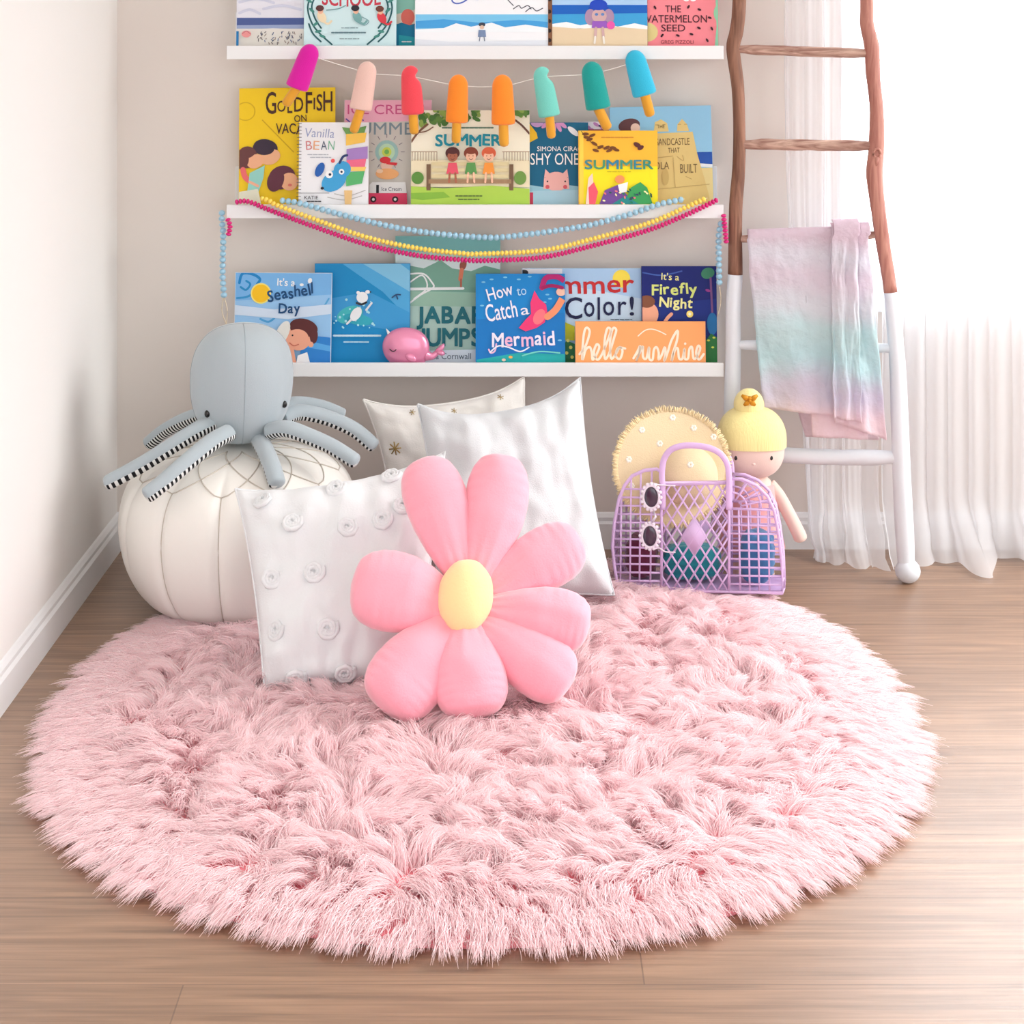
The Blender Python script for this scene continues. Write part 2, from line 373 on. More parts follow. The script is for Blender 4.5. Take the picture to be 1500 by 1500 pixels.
def book(label, shelf, layer, x0, y0, x1, col, art, thick=0.009, roll=0.0, group=None, name='picture_book', edge=None, spiral=False, y1=None):
    zt, zb, bt = BOARD[shelf]; Yf = LAY[layer]; s = Yf/F; lean = R_(5.5)
    pyb = VY+(HC-bt)/s-0.3                       # pixel row of the book's foot
    w = (x1-x0)*s; h = (pyb-y0)*s/math.cos(lean); xc = ((x0+x1)/2-VX)*s
    t = thing(name, (xc, Yf, bt+0.0018+abs(math.sin(R_(roll)))*w/2), label, 'sign' if name.endswith('sign') else 'book', None if name.endswith('sign') else ['picture books on the top ledge', 'picture books on the middle ledge', 'picture books on the lowest ledge'][shelf], (-lean, R_(roll), 0))
    LOC[t.name] = Vector((0, 0, 0))
    cm = pm(edge or col); base = pm(col); mats = [cm, base]; c = 0.0014
    b = MB()
    b.box((-w/2, 0, 0), (w/2, c, h), 0)
    to = lambda px, py, k: Vector(((px-(x0+x1)/2)*s, -0.00012*k-0.0001, (pyb-py)*s/math.cos(lean)))
    a = Art(b, mats, to, (x0+0.4, y0+0.4, x1-0.4, pyb-0.4))
    a.k = 0.5; a.poly(col, [(x0, y0), (x1, y0), (x1, pyb), (x0, pyb)]); a.k = 2
    art(a)
    if name.endswith('sign'):
        b.box((-w/2, c, 0), (w/2, thick, h), 0)
        b.build('board', mats, t, smooth=False); return t
    b.build('front_cover', mats, t, smooth=False)
    MB().box((-w/2+(0.003 if spiral else c), c, 0.002), (w/2-0.002, thick-c, h-0.002)).build('pages', m_pages, t, smooth=False)
    q = MB().box((-w/2, thick-c, 0), (w/2, thick, h))
    q.build('back_cover', cm, t, smooth=False)
    if spiral:
        q = MB(); n = 26
        for i in range(n):
            z = h*(i+0.7)/n
            q.tube([Vector((-w/2+0.001+0.0058*math.cos(u), thick/2+0.0068*math.sin(u), z)) for u in [2*math.pi*k/12 for k in range(13)]], 0.0007, 6)
        q.build('spiral_binding', mat('grey_wire', (120, 112, 110), 0.4, 0.6), t)
    else: MB().box((-w/2-0.0006, 0.0002, 0), (-w/2+c, thick-0.0002, h)).build('spine', cm, t, smooth=False)
    return t
def seg(a, n, fx, fy, col, w): a.line(col, w, [(fx(i/n), fy(i/n)) for i in range(n+1)])

# ---- top ledge
def art_sea(a):
    a.poly((226, 226, 236), [(346, -80), (446, -80), (446, 28), (346, 28)])
    for y, x0, x1 in ((-30, 350, 420), (-12, 380, 440), (4, 350, 400), (14, 385, 440), (20, 350, 380)):
        a.line((205, 208, 226), 4, [(x0, y), ((x0+x1)/2, y-5), (x1, y+1)])
    a.poly((74, 92, 148), [(346, 27), (446, 27), (446, 38), (346, 38)])
    a.poly((150, 165, 200), [(346, 38), (446, 37), (446, 44), (400, 42), (346, 45)])
    a.poly((226, 222, 214), [(346, 43), (446, 43), (446, 90), (346, 90)])
    r = random.Random(2)
    for i in range(46): a.line(r.choice([(90, 84, 90), (140, 120, 110), (70, 90, 130)]), 1.1, [(x := r.uniform(372, 442), y := r.uniform(47, 64)), (x+r.uniform(-2.5, 2.5), y+r.uniform(1.5, 4))], False)
    a.ell((230, 150, 150), 361, 51, 7, 5); a.line((190, 110, 120), 1, [(355, 51), (361, 47), (367, 51)])
    a.poly((30, 120, 180), [(346, 47), (350, 47), (350, 90), (346, 90)])
book('book with a pale sky over a navy sea band, leftmost on its ledge', 0, 1, 346, -78, 446, (226, 226, 236), art_sea)
def art_school(a):
    a.text((196, 60, 78), 'SCHOOL', 471, -14, 557, 9, bold=0.02, bend=-3)
    for sx in (1, -1):
        cx = 512; f = lambda x: cx+sx*(x-cx)
        for pts in ([(456, -10), (450, 12), (456, 34), (468, 50), (486, 66)], [(462, -6), (456, 10), (461, 28), (470, 42)], [(452, 36), (458, 50), (470, 62)]):
            a.line((38, 92, 98), 2.4, [(f(x), y) for x, y in pts])
        for x, y, r in ((456, 16, 40), (462, 36, -40), (472, 54, 20), (452, 2, 30), (466, 47, -10)): a.ell((70, 140, 130), f(x), y, 5, 2, r*sx)
    for (x, y, hc, dc) in ((468, 12, (90, 50, 50), (232, 214, 180)), (520, 12, (40, 40, 50), (120, 170, 170)), (556, 13, (110, 60, 50), (214, 60, 72))):
        a.ell(dc, x+3, y+14, 6, 9, -30); a.ell(SKIN, x+1, y+5, 4, 4.5); a.ell(hc, x, y+1, 6, 4.5); a.line(dc, 3, [(x+5, y+20), (x+12, y+24), (x+17, y+20)])
    a.line((120, 160, 165), 1.6, [(478, 16), (495, 14), (506, 9)]); a.line((120, 160, 165), 1.2, [(530, 26), (540, 32), (534, 38), (524, 34)])
    a.tiny((110, 140, 148), 500, 42, 524); a.tiny((96, 126, 136), 486, 49, 536, 2.2); a.tiny((130, 155, 160), 498, 58, 526)
book('pale aqua children\'s book with SCHOOL in red letters and green plant wreath', 0, 0, 445, -90, 580, (205, 232, 236), art_school)
def art_coral(a):
    a.poly((150, 212, 196), [(570, -80), (612, -80), (612, 22), (570, 26)])
    a.poly((240, 224, 208), [(570, 24), (612, 14), (612, 36), (570, 36)]); a.ell((240, 118, 104), 597, 26, 10, 12)
    a.poly((0, 128, 170), [(570, 40), (588, 34), (600, 38), (612, 34), (612, 90), (570, 90)]); a.poly((30, 168, 184), [(584, 52), (612, 56), (612, 90), (584, 90)])
    a.tiny(WT, 589, 62, 602, 1.8)
book('narrow strip of a coral and teal children\'s book showing behind the SCHOOL book', 0, 3, 560, -70, 612, (232, 140, 120), art_coral)
def art_wide(a):
    a.poly((120, 196, 236), [(608, 22), (803, 22), (803, 46), (608, 46)])
    a.poly((70, 160, 222), [(608, 32), (650, 29), (700, 34), (760, 30), (803, 33), (803, 42), (608, 42)])
    a.poly((240, 246, 250), [(650, 42), (668, 35), (690, 40), (720, 34), (740, 41), (770, 37), (803, 42), (803, 48), (608, 48), (608, 44)])
    for pts in ([(740, -4), (747, 4), (752, 9)], [(752, 14), (760, 9), (764, 13), (773, 9), (778, 14)], [(770, 18), (779, 12), (786, 17), (795, 13)]): a.line((90, 90, 100), 1.4, pts)
    a.line((80, 104, 190), 2, [(663, -6), (662, 2), (668, 6), (678, 4), (688, -3)]); a.line((80, 104, 190), 1.8, [(690, -4), (700, 0), (712, -8)])
    a.ell((60, 64, 78), 706, 37, 5, 3); a.ell((220, 190, 170), 706, 41, 3.2, 3); a.poly((120, 140, 176), [(701, 45), (711, 45), (712, 55), (700, 55)]); a.line((110, 118, 140), 1.4, [(703, 55), (702, 62)]); a.line((110, 118, 140), 1.4, [(709, 55), (710, 62)])
    a.poly((226, 230, 238), [(608, 58), (660, 62), (803, 60), (803, 90), (608, 90)])
book('wide white book with a blue wave and small figure on the shore', 0, 0, 608, -60, 803, (242, 244, 248), art_wide)
def art_girl(a):
    a.poly((170, 206, 240), [(809, -80), (949, -80), (949, 12), (809, 12)]); a.poly((20, 96, 190), [(809, 8), (949, 8), (949, 24), (809, 24)])
    a.poly((60, 160, 216), [(809, 22), (949, 20), (949, 40), (809, 38)]); a.poly((240, 246, 246), [(809, 36), (830, 33), (850, 38), (880, 33), (905, 40), (930, 35), (949, 39), (949, 44), (809, 42)])
    a.poly((228, 206, 172), [(809, 40), (850, 43), (900, 40), (949, 44), (949, 90), (809, 90)])
    a.ell((170, 140, 170), 865, 26, 8, 12); a.ell((170, 140, 170), 892, 26, 8, 12); a.ell((206, 170, 170), 878, 24, 11, 10)
    a.ell((90, 130, 190), 874, 22, 2.5, 2); a.ell((90, 130, 190), 883, 22, 2.5, 2)
    a.ell((30, 70, 190), 877, 8, 13, 8); a.poly((30, 70, 190), [(862, 11), (893, 11), (890, 14), (865, 14)]); a.poly((150, 90, 190), [(868, 32), (889, 32), (891, 42), (867, 42)])
    a.ell((230, 90, 170), 895, 38, 6, 6, 30); a.line((206, 170, 170), 4, [(873, 42), (872, 55)]); a.line((206, 170, 170), 4, [(883, 42), (884, 55)]); a.line((236, 230, 220), 3, [(872, 55), (871, 64)]); a.line((236, 230, 220), 3, [(884, 55), (885, 64)])
    a.poly((128, 84, 56), [(801, -80), (808.5, -80), (808.5, 90), (801, 90)])
    for y in (-20, 0, 18, 32, 46, 60): a.ell((40, 24, 20), 805, y, 2.6, 3)
book('beach book with a brown spine and a figure in a blue hat on sand', 0, 0, 803, -58, 949, (150, 110, 80), art_girl)
def art_melon(a):
    a.ell((222, 206, 140), 948, 48, 16, 14); a.ell((150, 210, 170), 1056, 20, 10, 14); a.poly((150, 214, 180), [(1047, -80), (1053, -80), (1053, 90), (1045, 90), (1050, 40)])
    a.ell(WT, 1006, -4, 6, 7); a.ell(WT, 1016, -4, 6, 7)
    a.text((80, 34, 44), 'THE', 975, 9, 998, 19, bold=0.01); a.text((80, 34, 44), 'WATERMELON', 940, 23, 1036, 34, bold=0.01); a.text((80, 34, 44), 'SEED', 969, 37, 1004, 47, bold=0.01); a.text((150, 60, 70), 'GREG PIZZOLI', 968, 60, 1016, 65, bold=0.01)
    for x, y, r in ((960, 12, 60), (1009, 11, -60), (1025, 15, 20), (970, 53, -50), (993, 53, 20), (1013, 51, 20), (1036, 60, 60), (1043, 43, 60), (1024, 42, 30), (1038, -2, 30), (1040, 27, 20)): a.ell((60, 24, 34), x, y, 3, 1.6, r)
book('pink book titled THE WATERMELON SEED at the right end of the top ledge', 0, 1, 946, -76, 1053, (243, 138, 148), art_melon)

# ---- middle ledge
def art_gold(a):
    br = (74, 44, 34)
    a.line((214, 172, 20), 1.6, [(359+14*math.cos(t), 165+13*math.sin(t)) for t in [i*0.5 for i in range(14)]]); a.line((206, 164, 20), 1.6, [(384, 178), (430, 225)])
    for t, x0, y0, x1, y1 in (('G', 389, 137, 404, 169), ('O', 406, 150, 418, 166), ('L', 421, 146, 428, 168), ('D', 431, 145, 444, 166), ('F', 448, 138, 457, 168), ('I', 459.5, 146, 461.5, 163), ('S', 464, 141, 472, 165), ('H', 474, 137, 487, 166)): a.text(br, t, x0, y0, x1, y1, bold=0.012)
    a.text(br, 'ON', 431, 171, 449, 181, rot=-4, bold=0.01); a.text(br, 'VACATION', 404, 184, 480, 199, rot=2, bold=0.01, jit=1)
    a.ell((60, 46, 62), 389, 218, 18, 12, 10); a.ell((236, 180, 140), 396, 232, 15, 11, -20); a.ell((60, 46, 62), 386, 219, 16, 10, 5)
    a.ell((106, 62, 62), 362, 232, 15, 16, 10); a.ell((238, 178, 140), 374, 238, 13, 10, -20); a.ell((106, 62, 62), 360, 226, 14, 8, -10); a.ell((106, 62, 62), 356, 238, 8, 12, 20)
    a.line((232, 110, 110), 8, [(356, 250), (360, 262), (372, 270)]); a.poly((150, 210, 200), [(366, 255), (388, 244), (386, 262), (378, 285), (362, 285)]); a.line((240, 180, 150), 4, [(366, 268), (378, 274)])
    a.ell((100, 50, 66), 413, 262, 20, 17, -20); a.ell((238, 178, 140), 424, 268, 13, 13); a.ell((100, 50, 66), 404, 266, 12, 17, 20); a.ell((226, 120, 110), 425, 273, 3, 2)
    a.poly((226, 226, 206), [(346, 283), (378, 278), (390, 330), (346, 330)])
book('yellow book titled GOLDFISH ON VACATION at the left end of the middle ledge', 1, 3, 350, 131, 491, (242, 204, 30), art_gold, roll=-0.6)
def art_bean(a):
    a.text((150, 160, 196), 'Vanilla', 445, 190, 489, 203, rot=2, bold=0.0, italic=0.1)
    for i, (t, c) in enumerate((('B', (206, 130, 130)), ('E', (226, 170, 130)), ('A', (80, 90, 110)), ('N', (120, 180, 150)))): a.text(c, t, 447+i*11, 208, 456+i*11, 221, bold=0.0, rot=(-4, 3, -2, 4)[i])
    a.tiny((170, 175, 185), 450, 228, 480); a.tiny((170, 175, 185), 454, 232, 484); a.ell((226, 90, 90), 487, 237, 3)
    for c, pts in (((110, 160, 90), [(500, 188), (520, 190), (536, 186), (532, 200), (506, 199)]), ((246, 200, 90), [(506, 198), (536, 196), (534, 210), (506, 215)]), ((166, 130, 196), [(507, 220), (538, 216), (538, 234), (507, 238)]), ((236, 110, 140), [(507, 236), (536, 234), (534, 246), (508, 246)]), ((244, 206, 110), [(507, 246), (536, 246), (534, 252), (508, 252)]), ((90, 180, 110), [(506, 254), (534, 252), (530, 270), (507, 274)])): a.poly(c, pts)
    bl = (64, 160, 214)
    a.ell(bl, 489, 266, 20, 14, -35); a.ell(bl, 501, 250, 13, 12, -35); a.ell((40, 96, 176), 468, 250, 6, 11, 25); a.line((40, 60, 110), 3.4, [(497, 240), (502, 231), (508, 229)])
    a.ell(WT, 482, 257, 5.5); a.ell((40, 50, 80), 483, 257, 2); a.ell(WT, 500, 253, 4); a.ell((40, 50, 80), 500, 253, 1.7); a.ell(DK, 472, 277, 2.6, 2)
    for pts in ([(480, 290), (505, 294), (530, 288)], [(490, 285), (510, 288), (535, 280)]): a.line((180, 180, 180), 1.2, pts)
    a.poly((226, 190, 130), [(504, 280), (516, 280), (514, 310), (506, 310)]); a.text(DK, 'KATIE', 446, 288, 466, 293, bold=0); a.tiny(DK, 450, 296, 470, 1.8); a.line((120, 120, 125), 0.8, [(438, 284), (482, 284)])
book('small white spiral-bound book titled Vanilla BEAN with a blue dog', 1, 0, 437, 181, 539, (236, 237, 240), art_bean, spiral=True)
def art_ice(a):
    a.poly((243, 180, 202), [(503, 148), (632, 148), (632, 178), (503, 182)])
    a.text((210, 90, 140), 'ICE CREAM', 508, 155, 620, 169, bold=0.005, rot=0); a.text((130, 150, 160), 'SUMMER', 512, 181, 622, 199, bold=0.005)
    for x, y in ((506, 176), (512, 184), (526, 174), (530, 182)): a.line((110, 90, 180), 2, [(x, y), (x+5, y+4)])
    a.ell((160, 200, 196), 566, 224, 17, 17); a.ell((190, 224, 190), 566, 224, 12); a.ell((206, 222, 90), 566, 224, 7); a.ell((120, 190, 90), 566, 224, 3.5)
    for k in range(12):
        t = k*0.5236; a.line((130, 120, 130), 1, [(566+21*math.cos(t), 224+21*math.sin(t)), (566+26*math.cos(t), 224+26*math.sin(t))], False)
    a.ell((240, 200, 180), 566, 244, 9, 7); a.ell((222, 50, 60), 564, 236, 8, 5); a.poly((222, 50, 60), [(564, 238), (582, 240), (580, 244), (566, 242)]); a.ell((244, 180, 120), 567, 256, 17, 8); a.ell((250, 214, 180), 556, 252, 5, 3)
    a.poly((240, 240, 240), [(541, 272), (545, 268), (594, 268), (596, 285), (541, 285)]); a.poly(DK, [(551, 272), (555, 272), (555, 284), (551, 284)]); a.text((70, 70, 90), 'Ice Cream', 559, 275, 588, 281, bold=0.005)
    a.poly((232, 66, 106), [(540, 284), (596, 284), (597, 310), (540, 310)]); a.ell((60, 30, 40), 547, 293, 4.5); a.ell(WT, 547, 293, 2); a.ell((60, 30, 40), 579, 293, 4.5); a.ell(WT, 579, 293, 2)
book('pink and grey ICE CREAM SUMMER book with a pink truck and red cap', 1, 4, 503, 148, 632, (212, 208, 200), art_ice)
def art_park(a):
    a.poly((252, 248, 226), [(602, 163), (776, 163), (776, 255), (602, 255)])
    r = random.Random(5)
    for i in range(70):
        x = r.uniform(603, 700) if i < 50 else r.uniform(752, 776); a.ell(r.choice([(96, 140, 60), (70, 118, 50), (140, 170, 80)]), x, r.uniform(163, 186-abs(x-620)*0.12), r.uniform(3, 8), r.uniform(2, 5), r.uniform(0, 90))
    a.line((120, 84, 60), 3, [(602, 210), (612, 196), (626, 184)]); a.line((120, 84, 60), 1.8, [(612, 196), (624, 194), (634, 188)]); a.line((110, 74, 60), 3, [(755, 178), (765, 186), (776, 198)])
    a.tiny((90, 125, 105), 648, 189, 722, 2.4); a.word((12, 140, 160), 'SUMMER', 638, 199, 734, 215, bold=0.05, jit=0.7, rots=3)
    a.poly((236, 224, 190), [(602, 236), (776, 236), (776, 275), (602, 275)])
    a.line((150, 120, 90), 1, [(602, 224), (640, 224)], False); a.line((150, 120, 90), 1, [(736, 224), (776, 224)], False)
    for x in list(range(604, 642, 4))+list(range(738, 776, 4)): a.line((150, 120, 90), 0.8, [(x, 224), (x, 237)], False)
    a.poly((170, 206, 80), [(602, 274), (650, 277), (720, 273), (776, 278), (776, 330), (602, 330)]); a.poly((132, 182, 64), [(602, 284), (650, 282), (660, 290), (620, 294), (602, 292)])
    a.ell((90, 140, 60), 612, 262, 9, 9); a.ell((110, 150, 70), 762, 262, 9, 10)
    wd = (160, 128, 96)
    for x in (628, 749): a.poly((120, 92, 68), [(x-3, 242), (x+3, 242), (x+3, 280), (x-3, 280)])
    for y in (239, 248, 257): a.poly((220, 206, 160), [(632, y), (745, y), (745, y+5), (632, y+5)])
    a.poly(wd, [(628, 264), (749, 264), (749, 270), (628, 270)])
    for x, hc, dc, sk in ((663, (84, 40, 40), (226, 86, 106), (170, 100, 74)), (690, (130, 60, 40), (90, 150, 80), (240, 190, 160)), (716, (214, 96, 60), (240, 150, 60), (240, 190, 160))):
        a.poly(dc, [(x-6, 240), (x+6, 240), (x+9, 256), (x-9, 256)]); a.line(sk, 3, [(x-4, 255), (x-5, 268)]); a.line(sk, 3, [(x+4, 255), (x+5, 268)]); a.ell(hc, x, 226, 10.5, 9); a.ell(sk, x, 231, 7.5, 7.5)
        a.ell(hc, x, 223, 8.5, 4.5); a.line((90, 40, 40), 0.8, [(x-2.5, 234), (x, 235.5), (x+2.5, 234)]); a.ell((90, 40, 40), x-3, 230, 0.8); a.ell((90, 40, 40), x+3, 230, 0.8)
    a.tiny((70, 90, 50), 668, 288, 706, 1.6); a.tiny((70, 90, 50), 672, 293, 702, 1.4)
book('wide green park scene book titled SUMMER with three children on a bench', 1, 1, 602, 163, 776, (238, 236, 214), art_park)
def art_shy(a):
    for t in (-50, -25, 0, 25, 50): a.ell((214, 150, 200), 812+16*math.sin(R_(t)), 176+14*math.cos(R_(t))*0.9, 3, 8, -t)
    a.ell((200, 160, 210), 787, 180, 10, 8); a.poly((246, 196, 40), [(775, 182), (786, 196), (788, 204), (775, 211)])
    a.ell((240, 240, 244), 840, 194, 10, 4, 40)
    a.text(WT, 'SIMONA CIRAOLO', 787, 216, 866, 223, bold=0.005); a.text(WT, 'THE SHY ONES', 776, 226, 864, 243, bold=0.0) if False else a.text(WT, 'SHY ONES', 777, 226, 856, 243, bold=0.0)
    a.poly((150, 196, 214), [(775, 272), (800, 276), (830, 272), (862, 276), (862, 330), (775, 330)])
    a.ell((236, 178, 172), 815, 267, 18, 14); a.poly((236, 178, 172), [(797, 262), (799, 249), (806, 256)]); a.poly((236, 178, 172), [(833, 262), (831, 249), (824, 256)]); a.poly((236, 178, 172), [(797, 262), (833, 262), (834, 278), (796, 278)])
    for x in (802, 828): a.ell(DK, x, 267, 1.3); a.ell((214, 90, 100), x, 275, 3)
    a.poly((170, 206, 222), [(775, 281), (862, 279), (862, 330), (775, 330)]); a.poly((206, 60, 90), [(775, 283), (781, 283), (781, 330), (775, 330)])
book('deep teal book titled SHY ONES with a shy pink face', 1, 2, 775, 181, 862, (14, 100, 136), art_shy)
def art_lilac(a):
    for x, y in ((862, 188), (874, 184), (884, 190), (868, 192)): a.ell((190, 130, 190), x, y, 5, 2.4, 30)
    a.ell((70, 60, 110), 880, 186, 3, 1.6); a.line((150, 60, 80), 2, [(855, 192), (893, 192)])
book('top edge of a white and lilac book behind the yellow SUMMER book', 1, 3, 842, 180, 893, (226, 220, 232), art_lilac)
def art_sum(a):
    a.poly((250, 232, 30), [(849, 245), (964, 245), (964, 330), (849, 330)]); a.poly((253, 216, 80), [(849, 193), (855, 193), (855, 330), (849, 330)])
    a.tiny((222, 150, 50), 882, 203, 928, 1.8)
    for x, y in ((858, 198), (864, 206), (871, 212), (880, 217), (873, 222), (898, 218), (893, 222), (903, 221), (889, 218), (860, 203), (868, 200)): a.ell((120, 70, 30), x, y, 5, 2.2, rnd.uniform(-30, 60))
    a.line((120, 70, 30), 1, [(852, 194), (862, 206), (876, 216), (896, 220)]); a.ell((90, 40, 40), 934, 214, 6, 3.4, 30); a.ell((90, 40, 40), 939, 218, 5, 3, -30)
    a.word([(60, 130, 140), (80, 150, 110), (50, 130, 160), (70, 150, 130), (50, 130, 150), (60, 140, 120)], 'SUMMER', 857, 236, 957, 249, bold=0.04)
    a.tiny((200, 180, 20), 890, 253, 924)
    for pts, c in (([(858, 300), (862, 262), (868, 255), (872, 300)], (250, 214, 200)), ([(862, 276), (870, 268), (876, 282), (872, 300), (863, 300)], (236, 90, 110)), ([(878, 300), (886, 280), (905, 272), (918, 286), (930, 300)], (112, 74, 150)), ([(905, 272), (920, 268), (918, 282), (908, 284)], WT), ([(914, 300), (924, 276), (938, 268), (948, 276), (956, 300)], (60, 160, 90)), ([(896, 300), (916, 288), (936, 300)], (40, 140, 140))): a.poly(c, pts)
    a.ell((240, 150, 90), 908, 264, 7, 6)
    for i in range(26): a.ell(rnd.choice([(30, 90, 70), (236, 120, 130), (60, 50, 110), (250, 240, 180), (30, 130, 90)]), rnd.uniform(880, 958), rnd.uniform(278, 300), 2.2, 1.2, rnd.uniform(0, 90))
book('small bright yellow and orange book titled SUMMER with flowers and leaves', 1, 0, 848, 193, 964, (252, 190, 56), art_sum)
def art_sand(a):
    a.poly((36, 84, 176), [(1022, 227), (1046, 227), (1046, 246), (1022, 246)]); a.poly((232, 240, 244), [(1022, 243), (1046, 245), (1046, 250), (1022, 248)]); a.poly((232, 214, 150), [(895, 250), (1046, 250), (1046, 330), (895, 330)])
    a.ell((96, 56, 60), 925, 186, 16, 10, -10); a.ell((240, 206, 190), 934, 190, 7, 7)
    s = (226, 200, 130)
    a.poly(s, [(961, 196), (963, 182), (972, 178), (981, 184), (983, 196)]); a.poly(s, [(995, 196), (996, 186), (1003, 178), (1010, 186), (1013, 196)]); a.poly(s, [(950, 199), (1018, 197), (1024, 230), (1038, 285), (1046, 330), (950, 330)])
    for x in (964, 974, 997, 1006): a.line((190, 160, 96), 1, [(x, 186), (x+4, 186)], False)
    d = (120, 96, 60)
    a.text(d, 'THE', 966, 186, 977, 191, bold=0); a.text(d, 'SANDCASTLE', 964, 206, 1013, 216, bold=0.0); a.text(d, 'THAT', 981, 220, 998, 227, bold=0); a.text(d, 'LOLA', 955, 240, 982, 251, bold=0); a.text(d, 'BUILT', 998, 244, 1023, 257, bold=0)
    for pts in ([(952, 235), (988, 232)], [(994, 233), (1003, 239), (1002, 231)], [(960, 280), (1040, 274)], [(988, 234), (990, 278)], [(1006, 262), (1014, 266)]): a.line((196, 166, 104), 1, pts)
    a.ell((206, 178, 110), 976, 262, 5, 12)
book('light blue book with a sandcastle reading THE SANDCASTLE THAT LOLA BUILT', 1, 3, 897, 159, 1046, (146, 200, 232), art_sand, roll=-1.2)

# ---- lowest ledge
def art_shell(a):
    a.poly((120, 180, 232), [(341, 403), (484, 403), (484, 434), (341, 444)])
    for pts, w, c in (([(348, 418), (352, 405), (366, 405), (378, 412), (374, 420)], 4, (30, 130, 196)), ([(345, 440), (360, 438), (372, 430)], 3, (60, 150, 210)), ([(350, 424), (358, 428), (364, 420), (358, 415)], 3, (40, 140, 200)), ([(380, 470), (392, 474), (402, 466), (396, 460)], 3, (80, 160, 214)), ([(430, 456), (452, 462), (470, 454), (480, 440)], 2.5, (90, 166, 218))): a.line(c, w, pts)
    a.poly((206, 222, 240), [(341, 450), (400, 456), (484, 448), (484, 462), (420, 470), (341, 464)])
    a.ell((246, 226, 120), 380, 433, 15); a.ell((247, 194, 30), 380, 433, 13)
    a.text(WT, "It's a", 404, 411, 430, 422, rot=2, bold=0.02)
    a.word((24, 72, 120), 'Seashell', 390, 428, 456, 444, rise=11, bold=0.03, jit=1.2, rots=5)
    a.word((24, 72, 120), 'Day', 407, 447, 438, 461, bold=0.035, jit=0.6, rots=4); a.ell(WT, 452, 414, 3, 4, 20); a.ell(WT, 440, 420, 3, 2)
    a.poly((48, 130, 206), [(440, 492), (484, 496), (484, 560), (440, 560)]); a.poly((90, 170, 230), [(341, 480), (400, 490), (484, 508), (484, 516), (400, 502), (341, 496)])
    a.ell((236, 168, 140), 437, 497, 18, 18); a.ell((92, 44, 44), 444, 482, 21, 13, 12); a.ell((92, 44, 44), 459, 493, 6, 12); a.ell((236, 168, 140), 435, 498, 17, 14); a.ell((236, 168, 140), 455, 506, 4)
    a.ell((226, 226, 220), 413, 490, 9, 19, 25); a.poly((236, 168, 140), [(412, 500), (430, 512), (440, 560), (416, 560)]); a.poly((244, 244, 244), [(436, 522), (450, 517), (462, 560), (430, 560)]); a.ell(DK, 428, 493, 1.3); a.line((200, 110, 90), 1.6, [(424, 504), (430, 508), (437, 506)])
book('light blue book titled It\'s a Seashell Day, partly behind the grey octopus', 2, 1, 342, 403, 484, (150, 196, 236), art_shell, roll=0.4, edge=(225, 230, 238))
def art_polar(a):
    a.poly((80, 170, 222), [(500, 389), (600, 389), (600, 470), (560, 430)]); a.poly((130, 196, 230), [(530, 389), (585, 389), (600, 400), (600, 430)]); a.poly((60, 156, 214), [(480, 440), (540, 430), (600, 460), (600, 490), (540, 480), (480, 470)])
    a.ell((70, 190, 196), 512, 463, 20, 12, -20); a.ell((50, 170, 190), 524, 470, 22, 8, 10)
    r = random.Random(3)
    for i in range(26): a.ell((170, 226, 236), r.uniform(488, 550), r.uniform(440, 482), r.uniform(0.8, 2))
    a.ell((236, 238, 240), 521, 462, 7, 11, 35); a.ell((240, 242, 244), 530, 438, 8.5, 8); a.line(DK, 3, [(522, 446), (529, 448), (536, 445)]); a.ell((240, 242, 244), 524, 431, 2.6); a.ell((240, 242, 244), 538, 430, 3.6, 2.6); a.ell(DK, 542, 430, 1.2); a.line((225, 228, 232), 3, [(514, 470), (508, 476)]); a.line((225, 228, 232), 3, [(536, 456), (544, 446)])
    a.line((40, 70, 110), 2, [(574, 438), (580, 434), (586, 434)]); a.line((40, 70, 110), 2, [(580, 434), (582, 440)])
    a.tiny((200, 230, 240), 489, 493, 557, 3.0); a.tiny((180, 220, 236), 504, 502, 542, 2.0)
book('deep blue underwater book with a small white swimming bear, beside the Seashell Day book', 2, 3, 460, 389, 600, (18, 140, 200), art_polar, edge=(10, 120, 184))
def art_jab(a):
    a.poly((120, 184, 184), [(575, 349), (734, 349), (734, 372), (575, 372)]); a.poly((206, 222, 224), [(575, 370), (600, 380), (640, 386), (700, 382), (734, 386), (734, 400), (575, 400)])
    a.poly((116, 164, 146), [(575, 395), (600, 392), (620, 396), (645, 384), (662, 396), (690, 400), (710, 392), (734, 398), (734, 444), (575, 440)]); a.poly((150, 190, 170), [(575, 428), (734, 432), (734, 452), (575, 450)])
    a.line((232, 236, 236), 4, [(600, 426), (678, 425)], False); a.line((232, 236, 236), 2.4, [(600, 404), (620, 404), (632, 416), (634, 424), (616, 434), (600, 446)]); a.line((232, 236, 236), 2.2, [(600, 416), (618, 406), (625, 424), (606, 440)])
    a.ell((150, 84, 70), 678, 391, 5, 8, 15); a.line((206, 120, 90), 6, [(676, 398), (674, 412)]); a.line((170, 96, 76), 3, [(675, 412), (675, 422)])
    a.word((18, 104, 116), 'JABARI', 611, 452, 716, 475, bold=0.06, jit=0.5); a.word((18, 104, 116), 'JUMPS', 614, 483, 704, 508, bold=0.045, jit=0.5)
    a.poly((214, 226, 236), [(575, 516), (734, 512), (734, 560), (575, 560)]); a.text((70, 90, 110), 'Gaia Cornwall', 622, 518, 690, 527, bold=0.0)
book('tall pale green book titled JABARI JUMPS behind the pink whale', 2, 4, 578, 349, 733, (170, 202, 192), art_jab)
